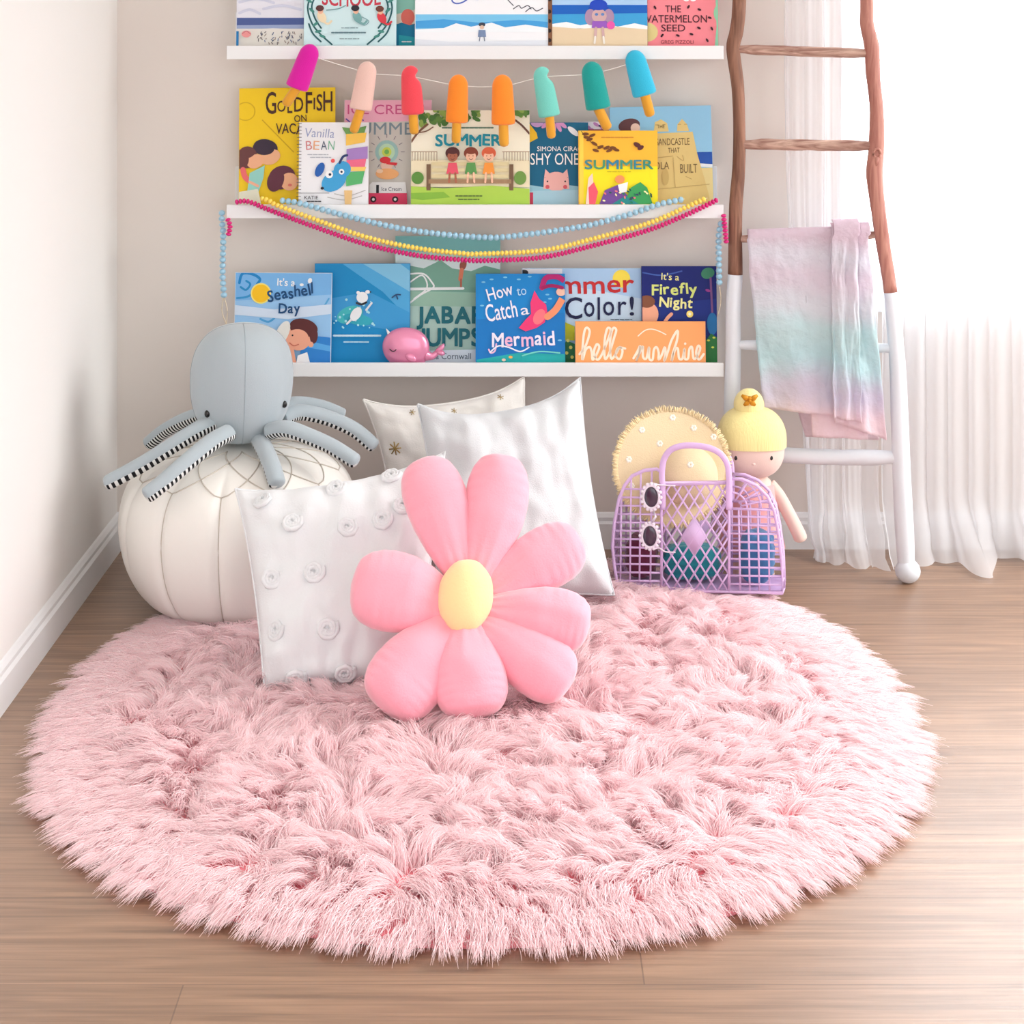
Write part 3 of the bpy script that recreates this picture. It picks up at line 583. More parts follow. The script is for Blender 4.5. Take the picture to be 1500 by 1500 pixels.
def art_mer(a):
    a.poly((20, 120, 196), [(698, 470), (828, 460), (828, 560), (698, 560)]); a.poly((36, 176, 176), [(698, 528), (760, 518), (828, 520), (828, 560), (698, 560)])
    for x, y in ((720, 412), (740, 409), (760, 412), (776, 408), (706, 450), (708, 416), (820, 500), (802, 434), (806, 440), (798, 445)): a.ell((120, 196, 232), x, y, 3, 1.2)
    W = (240, 240, 250)
    a.text(W, 'How', 713, 421, 751, 439, rot=-16, bold=0.01); a.text((180, 220, 245), 'to', 757, 424, 771, 435, rot=-8, bold=0.0); a.text(W, 'Catch', 711, 445, 757, 470, rot=-10, bold=0.01); a.text(W, 'a', 763, 453, 775, 463, rot=-8, bold=0.01)
    a.word([(240, 236, 250), (244, 190, 220)], 'Mermaid', 721, 489, 812, 509, rise=3, bold=0.03, jit=0.8, rots=4)
    a.line((240, 190, 220), 2.4, [(727, 505), (725, 515), (719, 518), (716, 513)])
    a.line(W, 2, [(718, 517), (730, 508), (745, 510), (762, 516), (775, 510)])
    a.poly((236, 60, 120), [(783, 428), (790, 440), (800, 448), (802, 460), (798, 474), (786, 482), (770, 487), (760, 482), (770, 470), (778, 462), (777, 446)]); a.ell((250, 120, 130), 790, 466, 8, 12, 30); a.line((240, 150, 110), 10, [(802, 466), (814, 456), (824, 440)]); a.ell((236, 190, 170), 822, 430, 7, 6); a.line((180, 30, 110), 8, [(794, 424), (800, 410), (816, 408), (827, 414)]); a.line((160, 20, 90), 5, [(795, 424), (808, 421), (824, 424)])
    a.line((120, 216, 200), 2, [(765, 522), (790, 516), (820, 518)]); a.ell((250, 180, 90), 748, 524, 3, 2); a.ell((250, 214, 190), 738, 528, 3, 2)
book('bright blue book titled How to Catch a Mermaid with a pink mermaid tail', 2, 1, 697, 404, 828, (20, 134, 208), art_mer)
def art_col(a):
    a.poly((236, 236, 240), [(765, 396), (824, 396), (824, 560), (765, 560)]); a.ell(DK, 768, 402, 6, 4); a.poly((170, 206, 240), [(824, 396), (941, 396), (941, 560), (824, 560)]); a.poly((200, 224, 244), [(830, 420), (941, 440), (941, 480), (830, 480)])
    a.ell((246, 224, 80), 911, 411, 13)
    a.word((196, 40, 44), 'Summer', 776, 408, 929, 434, rise=4, bold=0.025, jit=0.5)
    for ch, x0, y0, x1, y1 in (('C', 828, 438, 853, 469), ('o', 856, 445, 871, 466), ('l', 876, 438, 879, 470), ('o', 884, 444, 900, 464), ('r', 906, 444, 918, 463), ('!', 923, 437, 929, 464)): a.text((20, 26, 70), ch, x0, y0, x1, y1, bold=0.012)
    a.tiny((60, 90, 110), 895, 470, 926)
    a.poly((196, 200, 40), [(824, 472), (842, 480), (842, 500), (826, 500)]); a.poly((40, 120, 70), [(824, 508), (830, 500), (842, 505), (842, 560), (824, 560)])
    for x, y in ((832, 500), (836, 510), (830, 518), (838, 524)): a.ell((236, 230, 120), x, y, 2.5)
book('book with a white strip and pale blue cover reading Summer Color! in red and navy', 2, 3, 765, 396, 941, (180, 212, 240), art_col)
def art_fire(a):
    a.poly((20, 44, 130), [(940, 450), (1051, 440), (1051, 560), (940, 560)]); a.line((60, 90, 170), 2, [(942, 402), (970, 406), (1000, 400)])
    a.text((236, 232, 150), "It's a", 970, 403, 996, 413, rot=3, bold=0.015); a.word((214, 226, 130), 'Firefly', 956, 419, 1022, 434, rise=2, bold=0.045, jit=1, rots=5); a.word((236, 236, 160), 'Night', 967, 437, 1015, 451, rise=-3, bold=0.045, jit=1, rots=5)
    a.ell((60, 130, 100), 1038, 403, 10, 8, -20); a.line((120, 80, 130), 3, [(1042, 410), (1044, 460)]); a.ell((30, 110, 170), 1044, 476, 8, 16)
    a.ell((236, 170, 140), 952, 462, 13, 16); a.ell((130, 80, 56), 948, 444, 12, 9); a.line((236, 170, 140), 5, [(970, 480), (978, 468), (984, 462)]); a.ell((250, 226, 120), 1011, 462, 5); a.ell((250, 250, 220), 1011, 462, 2.2); a.ell((150, 60, 140), 1038, 428, 4, 2, 20)
    a.poly((40, 120, 60), [(1034, 500), (1042, 490), (1051, 496), (1051, 560), (1034, 560)])
    for x, y in ((1038, 500), (1046, 496), (1044, 510)): a.ell((206, 220, 90), x, y, 2.2, 1.4)
book('navy night-sky book titled It\'s a Firefly Night, right end of the lowest ledge', 2, 2, 941, 393, 1051, (16, 30, 112), art_fire)
def art_hello(a):
    W = (252, 236, 214); w = 3.4
    for pts in ([(935, 494), (945, 486), (955, 484), (966, 487), (976, 492)],): a.line(W, 1.6, pts)
    a.line(W, w, [(849, 520), (858, 508), (864, 488), (859, 482), (855, 494), (853, 528), (858, 514), (864, 510), (867, 518), (868, 528), (873, 522), (878, 510), (874, 506), (870, 518), (875, 528), (882, 520), (892, 496), (895, 485), (890, 483), (886, 500), (886, 526), (892, 520), (900, 496), (903, 485), (898, 483), (894, 500), (895, 526), (902, 520), (908, 510), (912, 516), (908, 527), (902, 522), (906, 511), (916, 512)])
    a.line(W, w, [(928, 526), (934, 516), (938, 508), (936, 520), (932, 530), (940, 512), (942, 510), (942, 524), (947, 526), (951, 510), (951, 526), (956, 528), (958, 514), (962, 510), (965, 518), (965, 528), (970, 520), (974, 510), (975, 518), (973, 530), (978, 518), (984, 500), (993, 486), (992, 500), (986, 518), (984, 530), (989, 514), (993, 512), (995, 526), (1000, 526), (1003, 512), (1003, 526), (1008, 526), (1010, 513), (1014, 510), (1016, 526), (1021, 524), (1026, 512), (1023, 508), (1020, 518), (1024, 528), (1031, 520)])
    a.ell(W, 1004, 505, 1.8)
book('orange wooden sign reading hello sunshine in white script', 2, 0, 843, 473, 1034, (249, 170, 106), art_hello, thick=0.011, name='wooden_sign')
# ---------------------------------------------------------------- pink whale
Yw_ = 3.9735
g = MB(); zb3 = BOARD[2][2]
wc = P(600, 505, Yw_); wc.z = zb3+0.047
def wd(d): return 1.0+0.10*max(0, -d.x)-0.22*max(0, d.x)**2
t = thing('whale_figurine', (wc.x, Yw_, zb3), 'glossy pink narwhal figurine with white horn, in front of the blue and JABARI JUMPS books', 'figurine')
g.ell(wc, (0.057, 0.021, 0.047), 32, 20, rot=(0, R_(14), 0), disp=wd)
m_whale = mat('pink_glaze', (232, 140, 176), 0.22, metal=0.25, spec=0.6, coat=0.6)
g.build('body', m_whale, t)
g = MB(); g.tube(smoothpath([wc+Vector((0.036, 0, -0.014)), wc+Vector((0.052, 0, -0.016)), wc+Vector((0.064, 0, -0.006))], 8), [0.014, 0.013, 0.011, 0.009, 0.008, 0.007, 0.0065, 0.006, 0.005], 10)
for e, r in ((Vector((0.078, 0, 0.012)), 0.007), (Vector((0.080, 0, -0.012)), 0.007)): g.tube(smoothpath([wc+Vector((0.060, 0, -0.006)), wc+(Vector((0.066, 0, -0.006))+e)/2, wc+e], 8), [0.005, 0.007, 0.008, 0.009, 0.009, 0.008, 0.006, 0.004, 0.0015], 10, flat=0.7)
g.build('tail', m_whale, t)
MB().tube([wc+Vector((-0.040, 0, 0.024)), wc+Vector((-0.053, 0, 0.046))], [0.008, 0.0005], 12).build('horn', mat('white_glaze', (240, 236, 236), 0.25, spec=0.6), t)
g = MB(); g.tube(smoothpath([wc+Vector((-0.036+x, -0.0185-0.0008*abs(x)/0.006, z)) for x, z in ((-0.008, 0.004), (-0.003, -0.001), (0.003, -0.001), (0.007, 0.003))], 8), 0.0010, 6)
g.build('closed_eye', mat('black_stitch', (30, 28, 32), 0.6), t)
g = MB(); g.ell(wc+Vector((0.004, -0.020, -0.016)), (0.014, 0.005, 0.008), 14, 8, rot=(0, R_(30), 0)); g.build('fin', m_whale, t)

# ---------------------------------------------------------------- ice pop garland
t = thing('ice_pop_garland', P(700, 90, 3.92), 'string of eight felt ice pops hanging below the top ledge', 'garland')
Yp = 3.918
wood = mat('mustard_felt', (226, 160, 48), 0.85, bump=0.2, bscale=800, sheen=0.3)
m_cord = mat('white_string', (238, 234, 228), 0.8)
pops = [((458,65),(434,130),35,(417,155),(216,22,160),0,'magenta'), ((540,90),(528,161),34,(517,195),(234,196,184),0,'blush'), ((601,96),(605,168),34,(607,197),(238,74,86),1,'coral'), ((672,109),(669,180),34,(668,210),(250,140,40),0,'orange'),
        ((735.5,109),(737.5,183),36,(738.5,215),(244,150,44),0,'orange'), ((792.5,97.5),(805,171),33,(808,203),(118,208,194),1,'mint'), ((864.7,90),(877,160),38,(891,190),(22,158,150),0,'teal'), ((926.7,73.5),(945,140),37,(953,171),(48,182,216),0,'turquoise')]
cordpts = []
for (tx, ty), (bx, by), wpx, (sx, sy), col, bite, cn in pops:
    T, B, S = P(tx, ty, Yp), P(bx, by, Yp), P(sx, sy, Yp)
    ax = (B-T); Ln = ax.length; ax.normalize(); sd_ = Vector((-ax.z, 0, ax.x)); 
    if sd_.x < 0: sd_ = -sd_
    g = MB(); n = 16; vs = []; fs = []; W = wpx*Yp/F/2
    prof = []
    for i in range(9): a_ = i/8*math.pi/2; prof.append((W*1.0*(1-math.cos(a_)), W*0.86*math.sin(a_)))
    for i in range(1, 8): prof.append((W+(Ln-W-0.006)*i/7, W*(0.87+0.13*i/7)))
    prof += [(Ln-0.003, W*0.97), (Ln, W*0.86), (Ln+0.001, 0.001)]
    nr = len(prof)
    for i, (s_, r) in enumerate(prof):
        for j in range(n):
            a_ = 2*math.pi*j/n; dx = r*math.cos(a_)
            if bite: 
                k = math.exp(-((s_-W*0.95)/(W*0.36))**2); dx = min(dx, r*(1-0.62*k))
            vs.append(T+ax*s_+sd_*dx+Vector((0, math.sin(a_)*max(r*0.55, 0.0003), 0)))
    for i in range(nr-1):
        for j in range(n): fs.append((i*n+j, i*n+(j+1) % n, (i+1)*n+(j+1) % n, (i+1)*n+j))
    g.add(vs, fs)
    o = g.build('ice_pop', mat('felt_'+cn, col, 0.9, bump=0.35, bscale=700, sheen=0.4), t, sub=1)
    o['label'] = 'the string\'s %s felt ice pop' % cn
    off = LOC[t.name]; LOC['ice_pop_stick_parent'] = off
    LOC[o.name] = off
    e = (S-B).normalized()
    MB().tube([B-e*0.004, B+e*0.004, B+(S-B)*0.5, B+(S-B)*0.86, B+(S-B)*0.96, S], [W*0.40, W*0.40, W*0.41, W*0.40, W*0.30, W*0.08], 12, flat=1.0, up=Vector((0, 1, 0))).build('stick', wood, o)
    cordpts.append(T+ax*(W*0.95))
cp = smoothpath(cordpts, 80)
for q in cp: q.y = Yp
MB().tube([P(448, 80, Yp+0.016)]+cp+[P(940, 82, Yp+0.016)], 0.0009, 6).build('cord', m_cord, t)

# ---------------------------------------------------------------- bead garlands
def resample(pts, step):
    pts = smoothpath(pts, 600); out = [pts[0].copy()]; acc = 0
    for a, b in zip(pts, pts[1:]):
        d = (b-a).length
        while acc+d >= step:
            k = (step-acc)/d; a = a+(b-a)*k; out.append(a.copy()); d = (b-a).length; acc = 0
        acc += d
    return out
def beads(label, col, swag, tails, r, flat, gap, tassel):
    root = thing('bead_garland', P(swag[0][0], swag[0][1], swag[0][2]), label, 'garland', 'wooden bead garlands on the middle ledge')
    off = LOC[root.name]; m = mat('bead_'+label.split()[0], col, 0.42, spec=0.5)
    base = MB(); base.ell(off, (r, r, r*flat), 14, 9)
    me = None; cnt = 0; extra = MB()
    cm = mat('natural_cord', (222, 206, 180), 0.9)
    for pts in [swag]+tails:
        path = [P(*p) for p in pts]
        MB().tube(smoothpath(path, 60), 0.0009, 5).build('cord', cm, root)
        rs = resample(path, 2*r*flat*gap)
        for i, p in enumerate(rs):
            d = (rs[min(i+1, len(rs)-1)]-rs[max(i-1, 0)]).normalized()
            q = d.to_track_quat('Z', 'Y')
            if cnt < 100:
                if me is None:
                    o = base.build('bead', m, root); me = o.data
                else:
                    o = o.copy(); C.objects.link(o); o.parent = root
                o.location = p-off; o.rotation_mode = 'QUATERNION'; o.rotation_quaternion = q
            else: extra.add([p+q @ (v-off) for v in base.v], base.f)
            cnt += 1
    if extra.v: extra.build('beads_at_garland_end', m, root)['kind'] = 'stuff'
    for pts in tassel: MB().tube(smoothpath([P(*p) for p in pts], 12), 0.0012, 5).build('cord_end', cm, root)
yb = 3.930
beads('pale blue bead garland, the uppermost swag across the middle ledge, tails hanging at both ends', (158, 200, 222),
      [(414,294,3.934),(430,296,3.931),(452,301,yb),(487,311,yb),(568,331,yb),(637,342,yb),(716,348,yb),(768,344,yb),(828,336,yb),(872,328,yb),(919,315,yb),(963,300,yb),(985,295,yb+.001),(1003,291.5,yb+.003)],
      [[(325,312,YL+.010),(325,322,YL+.006),(327,345,YL+.006),(326,400,YL+.006),(328,434,YL+.006)], [(1056,328,YL+.006),(1053,345,YL+.006),(1053,380,YL+.006),(1054,420,YL+.006)]], 0.0072, 0.9, 1.02,
      [[(328,434,YL+.006),(325,455,YL+.008),(331,474,YL+.008)], [(328,434,YL+.006),(333,455,YL+.008),(331,478,YL+.008)], [(1054,420,YL+.006),(1056,440,YL+.006),(1052,462,YL+.006)]])
beads('yellow bead garland draped between the pale blue and magenta strings', (250, 218, 96),
      [(384,291,3.930),(394,294,3.928),(404,300,yb-.004),(452,318,yb-.004),(535,347,yb-.004),(611,363.6,yb-.004),(675,371,yb-.004),(700,372,yb-.004),(794,367,yb-.004),(872,349,yb-.004),(950,327,yb-.004),(1002,305,yb-.004),(1022,296,yb-.004),(1036,290,yb-.003)],
      [], 0.0062, 0.76, 1.02, [])
beads('magenta bead garland, the lowest swag under the yellow beads', (214, 26, 122),
      [(347,296,3.933),(358,294.5,3.932),(372,298,3.931),(391,306,yb-.001),(452,329,yb-.002),(535,357.5,yb-.002),(611,374,yb-.002),(675,380.5,yb-.002),(716,381.5,yb-.002),(794,377,yb-.002),(872,359,yb-.002),(950,337,yb-.002),(1002,316,yb-.002),(1030,303,yb-.001),(1052,292,3.937)],
      [[(334,322,YL-.007),(337,332,YL-.007),(334,346,YL-.007)], [(1060,316,YL-.007),(1062,335,YL-.007),(1064,357,YL-.007)]], 0.0062, 0.66, 1.02, [])

# ---------------------------------------------------------------- pouf
PC = Vector((-0.570, 3.665, 0)); PZ = 0.018
t = thing('pouf', (PC.x, PC.y, PZ), 'round white leather pouf with taupe stitched seams, under the grey octopus', 'pouf')
NG = 12
prof = [(0.150, 0.0), (0.176, 0.008), (0.205, 0.035), (0.232, 0.085), (0.246, 0.145), (0.246, 0.195), (0.232, 0.245), (0.203, 0.281), (0.165, 0.303), (0.120, 0.316), (0.070, 0.322), (0.025, 0.3245), (0.0, 0.325)]
pp = smoothpath([(r, z, 0) for r, z in prof], 48)
def puff(th): return abs(math.sin(NG*(th)/2))
TH0 = R_(-91)
def psurf(th, k, lift=0.0):
    i = min(int(k), 47); u = k-i; q = pp[i]*(1-u)+pp[i+1]*u if i < 48 else pp[48]
    r, z = q.x, q.y
    amt = 0.010*min(1, r/0.15)*max(0, 1-max(0, (k-26)/14))
    s_ = puff(th-TH0); rr = r-amt*(1-min(1, s_*1.9))**2*1.0 + lift*(1 if k < 30 else 0.5)
    return Vector((PC.x+rr*math.cos(th), PC.y+rr*math.sin(th), PZ+z+(lift if k >= 26 else 0)))
g = MB(); NT = 240
g.grid(lambda u, v: psurf(TH0+u*2*math.pi, v*48), NT, 48)
POUF = g.bvh()
m_leather = mat('cream_leather', (241, 238, 232), 0.5, bump=0.45, bscale=28, spec=0.35)
g.build('body', m_leather, t, merge=0.0004)
g = MB(); g.tube([psurf(u, 0.4)+Vector((0, 0, -0.002)) for u in [2*math.pi*i/90 for i in range(91)]], 0.004, 8); g.build('bottom_piping', m_leather, t)
g = MB(); rs = 0.0013
def strand(pts): g.tube([psurf(a, k, 0.0008) for a, k in pts], rs, 6)
KJ, KP, KI, KT = 26.5, 30.5, 36, 41
st = 2*math.pi/NG
for i in range(NG):
    a = TH0+i*st
    strand([(a, 0.5+(KJ-0.5)*j/20) for j in range(21)])
    for sg in (1, -1): strand([(a+sg*st/2*(j/6)**0.8, KJ+(KP-KJ)*(j/6)) for j in range(7)])
    for sg in (1, -1): strand([(a+st/2+sg*st/2*(j/6), KP+(KI-KP)*j/6) for j in range(7)])
    for sg in (1, -1): strand([(a+sg*st/2*(j/6), KI+(KT-KI)*j/6) for j in range(7)])
g.build('seam_stitching', mat('taupe_thread', (202, 193, 182), 0.8), t)

# ---------------------------------------------------------------- octopus
m_oct = mat('octopus_fabric', (172, 183, 189), 0.95, bump=0.25, bscale=500, sheen=0.35)
m_bk = mat('black_stripe', (22, 22, 26), 0.9); m_wh = mat('white_stripe', (226, 228, 226), 0.9)
OY = 3.66; s_ = OY/F
zb_ = PZ+0.326
t = thing('octopus_plush', (P(352, 600, OY).x, OY, zb_), 'grey plush octopus with striped tentacles sitting on the white pouf', 'plush toy')
hp = [(0.0, 474), (22, 475.5), (42, 482), (57, 494), (68, 512), (73.5, 535), (74.5, 556), (73, 578), (68, 600), (58, 620), (44, 636), (28, 644), (0.0, 647)]
hq = smoothpath([(r*s_, HC-(y-VY)*s_, 0) for r, y in hp], 40)
g = MB(); n = 64
def hs(u, v):
    q = hq[min(int(round(v*40)), 40)]; th = u*2*math.pi
    r = q.x; w_ = 1-0.018*(abs(math.cos(th*2+0.9)) > 0.985)*(0 < r)
    k = (q.y-zb_)/0.26
    return Vector((P(352, 600, OY).x+r*math.cos(th)*w_+0.006*k, OY+r*0.95*math.sin(th)*w_, q.y+ (0.004 if False else 0)))
g.grid(hs, n, 40); HEAD = g.bvh()
g.build('head', m_oct, t, merge=0.0003)
g = MB()
for th in (R_(-78), R_(-168), R_(12)):
    g.tube([hs((th % (2*math.pi))/(2*math.pi), v/40) for v in range(0, 39)], 0.0009, 5)
g.build('head_seam', mat('octopus_seam', (160, 171, 178), 0.95), t)
for ex, ey in ((304, 606), (416, 592)):
    p, nn = shoot(HEAD, ex, ey)
    MB().ell(p+nn*0.0008, (0.0058, 0.0045, 0.0078), 14, 10).build('eye', mat('black_bead', (14, 14, 16), 0.25, spec=0.6), t)
def tentacle(px, rr, roll, onpouf=True):
    pts = []
    for q in px:
        x, y, Y = q
        if onpouf:
            h, nn = shoot(POUF, x, y)
            if h is not None and abs(h.y-Y) < 0.16: pts.append(h+nn*rr*1.22); continue
        pts.append(P(x, y, Y))
    K = 96; ps = smoothpath(pts, K)
    rad = []
    for i in range(K+1):
        u = i/K; r = rr*(1.02-0.12*u)
        e = (1-u)*K/6.0
        if e < 1: r *= math.sqrt(max(0.0, 1-(1-e)**2))
        rad.append(max(r, 0.0006))
    nn_ = 20
    def mf(i, j):
        a = 360*j/nn_
        d = (a-roll+180) % 360-180
        if abs(d) < 37: return 1 if (i//2) % 2 == 0 else 2
        return 0
    g = MB(); g.tube(ps, rad, nn_, flat=0.92, mfun=mf)
    g.build('tentacle', [m_oct, m_bk, m_wh], t)
# roll: angle around the limb, 180 = underside; toward the camera differs with travel direction
tentacle([(312,618,3.60),(285,632,3.58),(250,654,3.56),(205,682,3.54),(152,710,3.52)], 0.0185, 224, False)
tentacle([(335,634,3.57),(310,648,3.53),(275,676,3.48),(240,706,3.44),(212,728,3.42)], 0.0195, 216, False)
tentacle([(362,640,3.59),(372,648,3.54),(385,672,3.50),(398,696,3.47),(408,720,3.44)], 0.0195, 112, True)
tentacle([(395,632,3.60),(420,628,3.58),(455,640,3.57),(490,656,3.56),(524,678,3.54)], 0.0185, 139, False)
tentacle([(415,612,3.68),(440,604,3.70),(480,612,3.71),(520,630,3.71),(551,656,3.70)], 0.0185, 132, False)
tentacle([(300,606,3.70),(270,616,3.72),(240,632,3.74),(215,652,3.75)], 0.018, 222, False)
tentacle([(400,606,3.74),(430,592,3.78),(470,596,3.80),(505,610,3.80)], 0.018, 132, False)
tentacle([(350,610,3.74),(350,606,3.80),(350,614,3.86),(350,640,3.90)], 0.018, 180, False)

# ---------------------------------------------------------------- square pillows
def pillow(name, label, corners, T, m, seed, extra=None, wr=0.004, pinch=0.10, N=56, stars=None, soft=0.6, sag=0.0):
    """corners TL TR BR BL as 3-D points"""
    TL, TR, BR, BL = corners; cen = (TL+TR+BR+BL)/4
    nrm = ((TR-BL).cross(BR-TL)).normalized()
    if nrm.y > 0: nrm = -nrm
    low = (BL+BR)/2
    t = thing(name, (low.x, low.y, min(BL.z, BR.z)), label, 'pillow')
    def surf(u, v, side):
        uu = u*(1-pinch*(1-v*v)*abs(u)**1.5); vv = v*(1-pinch*(1-u*u)*abs(v)**1.5)
        a = (uu+1)/2; b_ = (vv+1)/2
        p = (TL*(1-a)+TR*a)*(1-b_)+(BL*(1-a)+BR*a)*b_
        p = p+(BL-TL)*(sag*(1-abs(u)**3)*math.exp(-(v+1)*1.6))
        h = T*(max(0, (1-u**4)*(1-v**4)))**soft*(1+0.10*(v))
        q = Vector((u*2.1+seed, v*2.1, side*0.7))
        ed = max(0.0, 1-max(abs(u), abs(v)))
        h += wr*noise.noise(q*1.5)*min(1, ed*5)*1.5+wr*0.6*noise.noise(Vector((u*7+seed, v*5, side)))*min(1, ed*6)
        # pulled seams: small ruffles along the edges
        h += wr*1.1*math.sin(19*u+seed)*math.exp(-(1-abs(v))*7)*(1-abs(v)**8)+wr*1.1*math.sin(17*v+seed)*math.exp(-(1-abs(u))*7)*(1-abs(u)**8)
        return p+nrm*h*side
    g = MB()
    g.grid(lambda a, b_: surf(a*2-1, b_*2-1, 1), N, N)
    B = g.bvh(); nv = len(g.v)
    g.grid(lambda a, b_: surf(a*2-1, b_*2-1, -1), N, N)
    mats = [m]
    if stars:
        mats.append(stars[0])
        for px, py, r, nn2 in stars[1]:
            c, n_ = shoot(B, px, py)
            if c is None: continue
            e1 = n_.cross(Vector((0, 0, 1))).normalized(); e2 = n_.cross(e1)
            for k in range(nn2):
                a = math.pi*k/nn2+0.2; d = e1*math.cos(a)+e2*math.sin(a); s2 = (e1*-math.sin(a)+e2*math.cos(a))*r*0.09
                h2 = [c+n_*0.0012+d*r+s2, c+n_*0.0012+d*r-s2, c+n_*0.0012-d*r-s2, c+n_*0.0012-d*r+s2]
                g.add(h2+[x-n_*0.0006 for x in h2], [(0, 1, 2, 3), (7, 6, 5, 4), (0, 4, 5, 1), (1, 5, 6, 2), (2, 6, 7, 3), (3, 7, 4, 0)], 1)
    g.build('cover', mats, t, merge=0.0002)
    # welt along the seam
    w_ = MB(); ring = [(x, -1) for x in np.linspace(-1, 1, 30)]+[(1, x) for x in np.linspace(-1, 1, 30)[1:]]+[(x, 1) for x in np.linspace(1, -1, 30)[1:]]+[(-1, x) for x in np.linspace(1, -1, 30)[1:]]
    w_.tube([surf(a, b_, 1) for a, b_ in ring], 0.0024, 8, cap=False); w_.build('edge_seam', m, t)
    return t, B
m_star = mat('star_cotton', (228, 225, 220), 0.95, bump=0.3, bscale=300, sheen=0.2)
pillow('star_pillow', 'small white pillow with gold stars, behind the large plain white pillow', [P(532, 585, 3.86), P(768, 552, 3.93), P(800, 745, 3.87), P(572, 770, 3.80)], 0.055, m_star, 3.1, pinch=0.09, wr=0.008, sag=0.08, soft=0.48,
       stars=(mat('gold_print', (176, 150, 96), 0.35, metal=0.6), [(579, 657, 0.015, 4), (604, 604, 0.007, 3), (733, 582, 0.008, 3), (665, 602, 0.007, 3), (700, 640, 0.013, 4), (640, 640, 0.01, 3), (640, 700, 0.013, 4)]))
m_lin = mat('white_linen', (217, 220, 223), 0.95, bump=0.5, bscale=420, sheen=0.2)
pillow('linen_pillow', 'large plain white linen pillow standing behind the pink flower pillow', [P(612, 592, 3.72), P(850, 553, 3.80), P(900, 872, 3.60), P(640, 896, 3.53)], 0.078, m_lin, 5.3, pinch=0.075, wr=0.010, sag=0.07, soft=0.48)
m_dot = mat('dotted_cotton', (229, 231, 233), 0.95, bump=0.3, bscale=300, sheen=0.2)
P1, B1 = pillow('dotted_pillow', 'white pillow with raised round tufts leaning on the pouf, left of the pink flower', [P(345, 716, 3.385), P(652, 662, 3.455), P(620, 1000, 3.17), P(388, 1012, 3.165)], 0.060, m_dot, 1.7, pinch=0.05, wr=0.010, sag=0.045, soft=0.48)
for px, py in ((385,733),(428,765),(492,715),(508,772),(573,697),(398,847),(460,838),(405,923),(480,920),(433,993),(505,985),(560,760),(440,700 if False else 1001),(535,850),(372,790),(590,740)):
    if (px, py) in ((440, 1001), (372, 790)): continue
    c, n_ = shoot(B1, px, py)
    if c is None: continue
    e1 = n_.cross(Vector((0, 0, 1))).normalized(); e2 = n_.cross(e1); g = MB(); r0 = 0.0215
    sp = [c+n_*(0.0018)+(e1*math.cos(a)+e2*math.sin(a))*(0.004+(r0-0.007)*a/(5.2*math.pi)) for a in [k*5.2*math.pi/60 for k in range(61)]]
    g.tube(sp, [0.0044+0.0007*math.sin(k*1.9) for k in range(61)], 7)
    o = g.build('tuft', m_dot, P1)

# ---------------------------------------------------------------- flower pillow
m_pet = mat('pink_plush', (250, 168, 185), 0.92, bump=0.35, bscale=260, sheen=0.6)
A0 = P(690, 1048, 3.00); A1 = P(700, 672, 3.295)
fz = (A1-A0).normalized(); fx = Vector((1, 0.10, 0)).normalized(); fn = fx.cross(fz).normalized()
if fn.y > 0: fn = -fn
def onpl(px, py, lift=0.0):
    d = (P(px, py, 1)-CAM); k = (A0-CAM).dot(fn)/d.dot(fn); return CAM+d*k+fn*lift
t = thing('flower_pillow', onpl(690, 1048), 'pink plush flower pillow with pale yellow centre standing on the rug', 'pillow')
pets = [((676, 846), (617, 674), (646, 752), 46, 0.0), ((698, 850), (734, 670), (724, 752), 46, 0.004), ((714, 866), (851, 790), (788, 822), 44, -0.006), ((716, 892), (864, 920), (800, 905), 42, 0.006),
        ((700, 912), (836, 1006), (774, 962), 47, 0.0), ((682, 918), (694, 1053), (688, 990), 53, 0.008), ((664, 908), (560, 1040), (606, 980), 56, 0.0), ((662, 884), (514, 858), (590, 870), 57, 0.005)]
wprof = {0: 0.42, 0.06: 0.46, 0.15: 0.58, 0.3: 0.80, 0.45: 0.95, 0.6: 1.0, 0.72: 0.97, 0.83: 0.85, 0.91: 0.67, 0.965: 0.43, 1.0: 0.02}
ks = sorted(wprof)
def wp(u):
    return float(np.interp(u, ks, [wprof[k] for k in ks]))
for bi, (bs, tp, md, hw, lf) in enumerate(pets):
    Bp, Tp, Mp = onpl(*bs), onpl(*tp), onpl(*md)
    axis = smoothpath([Bp, Mp, Tp], 44); g = MB(); vs = []; n = 36; sc_ = (Mp-CAM).dot(Vector((0, 1, 0)))/F
    ph = rnd.uniform(0, 6)
    for i, p in enumerate(axis):
        u = i/44; tt = (axis[min(i+1, 44)]-axis[max(i-1, 0)]).normalized(); sdv = tt.cross(fn).normalized()
        w_ = hw*sc_*wp(u)*1.03; hh = 0.046*wp(u)**0.75*(0.62+0.38*min(1, u*2.5))
        if u > 0.9: hh *= math.sqrt(max(0.0, 1-((u-0.9)/0.1)**2))*0.6+0.4 if u < 1 else 0
        for j in range(n):
            a = 2*math.pi*j/n; ca, sa = math.cos(a), math.sin(a)
            ruff = 0.0028*math.sin(u*58+ph+2*math.sin(u*9))*abs(ca)**3*(0.4+u)+0.006*noise.noise(Vector((u*3.2+bi*3, ca*1.3, sa)))
            crease = 0.0045*math.exp(-u*5)*math.sin(ca*13+ph)
            ee = math.copysign(abs(sa)**0.85, sa)
            vs.append(p+sdv*(w_*ca)+fn*(lf+ee*(hh+ruff+crease)))
    fs = [(i*n+j, i*n+(j+1) % n, (i+1)*n+(j+1) % n, (i+1)*n+j) for i in range(44) for j in range(n)]
    fs += [tuple(range(n))[::-1], tuple(44*n+j for j in range(n))]
    g.add(vs, fs); g.build('petal', m_pet, t, sub=1)
cc = onpl(681, 879)
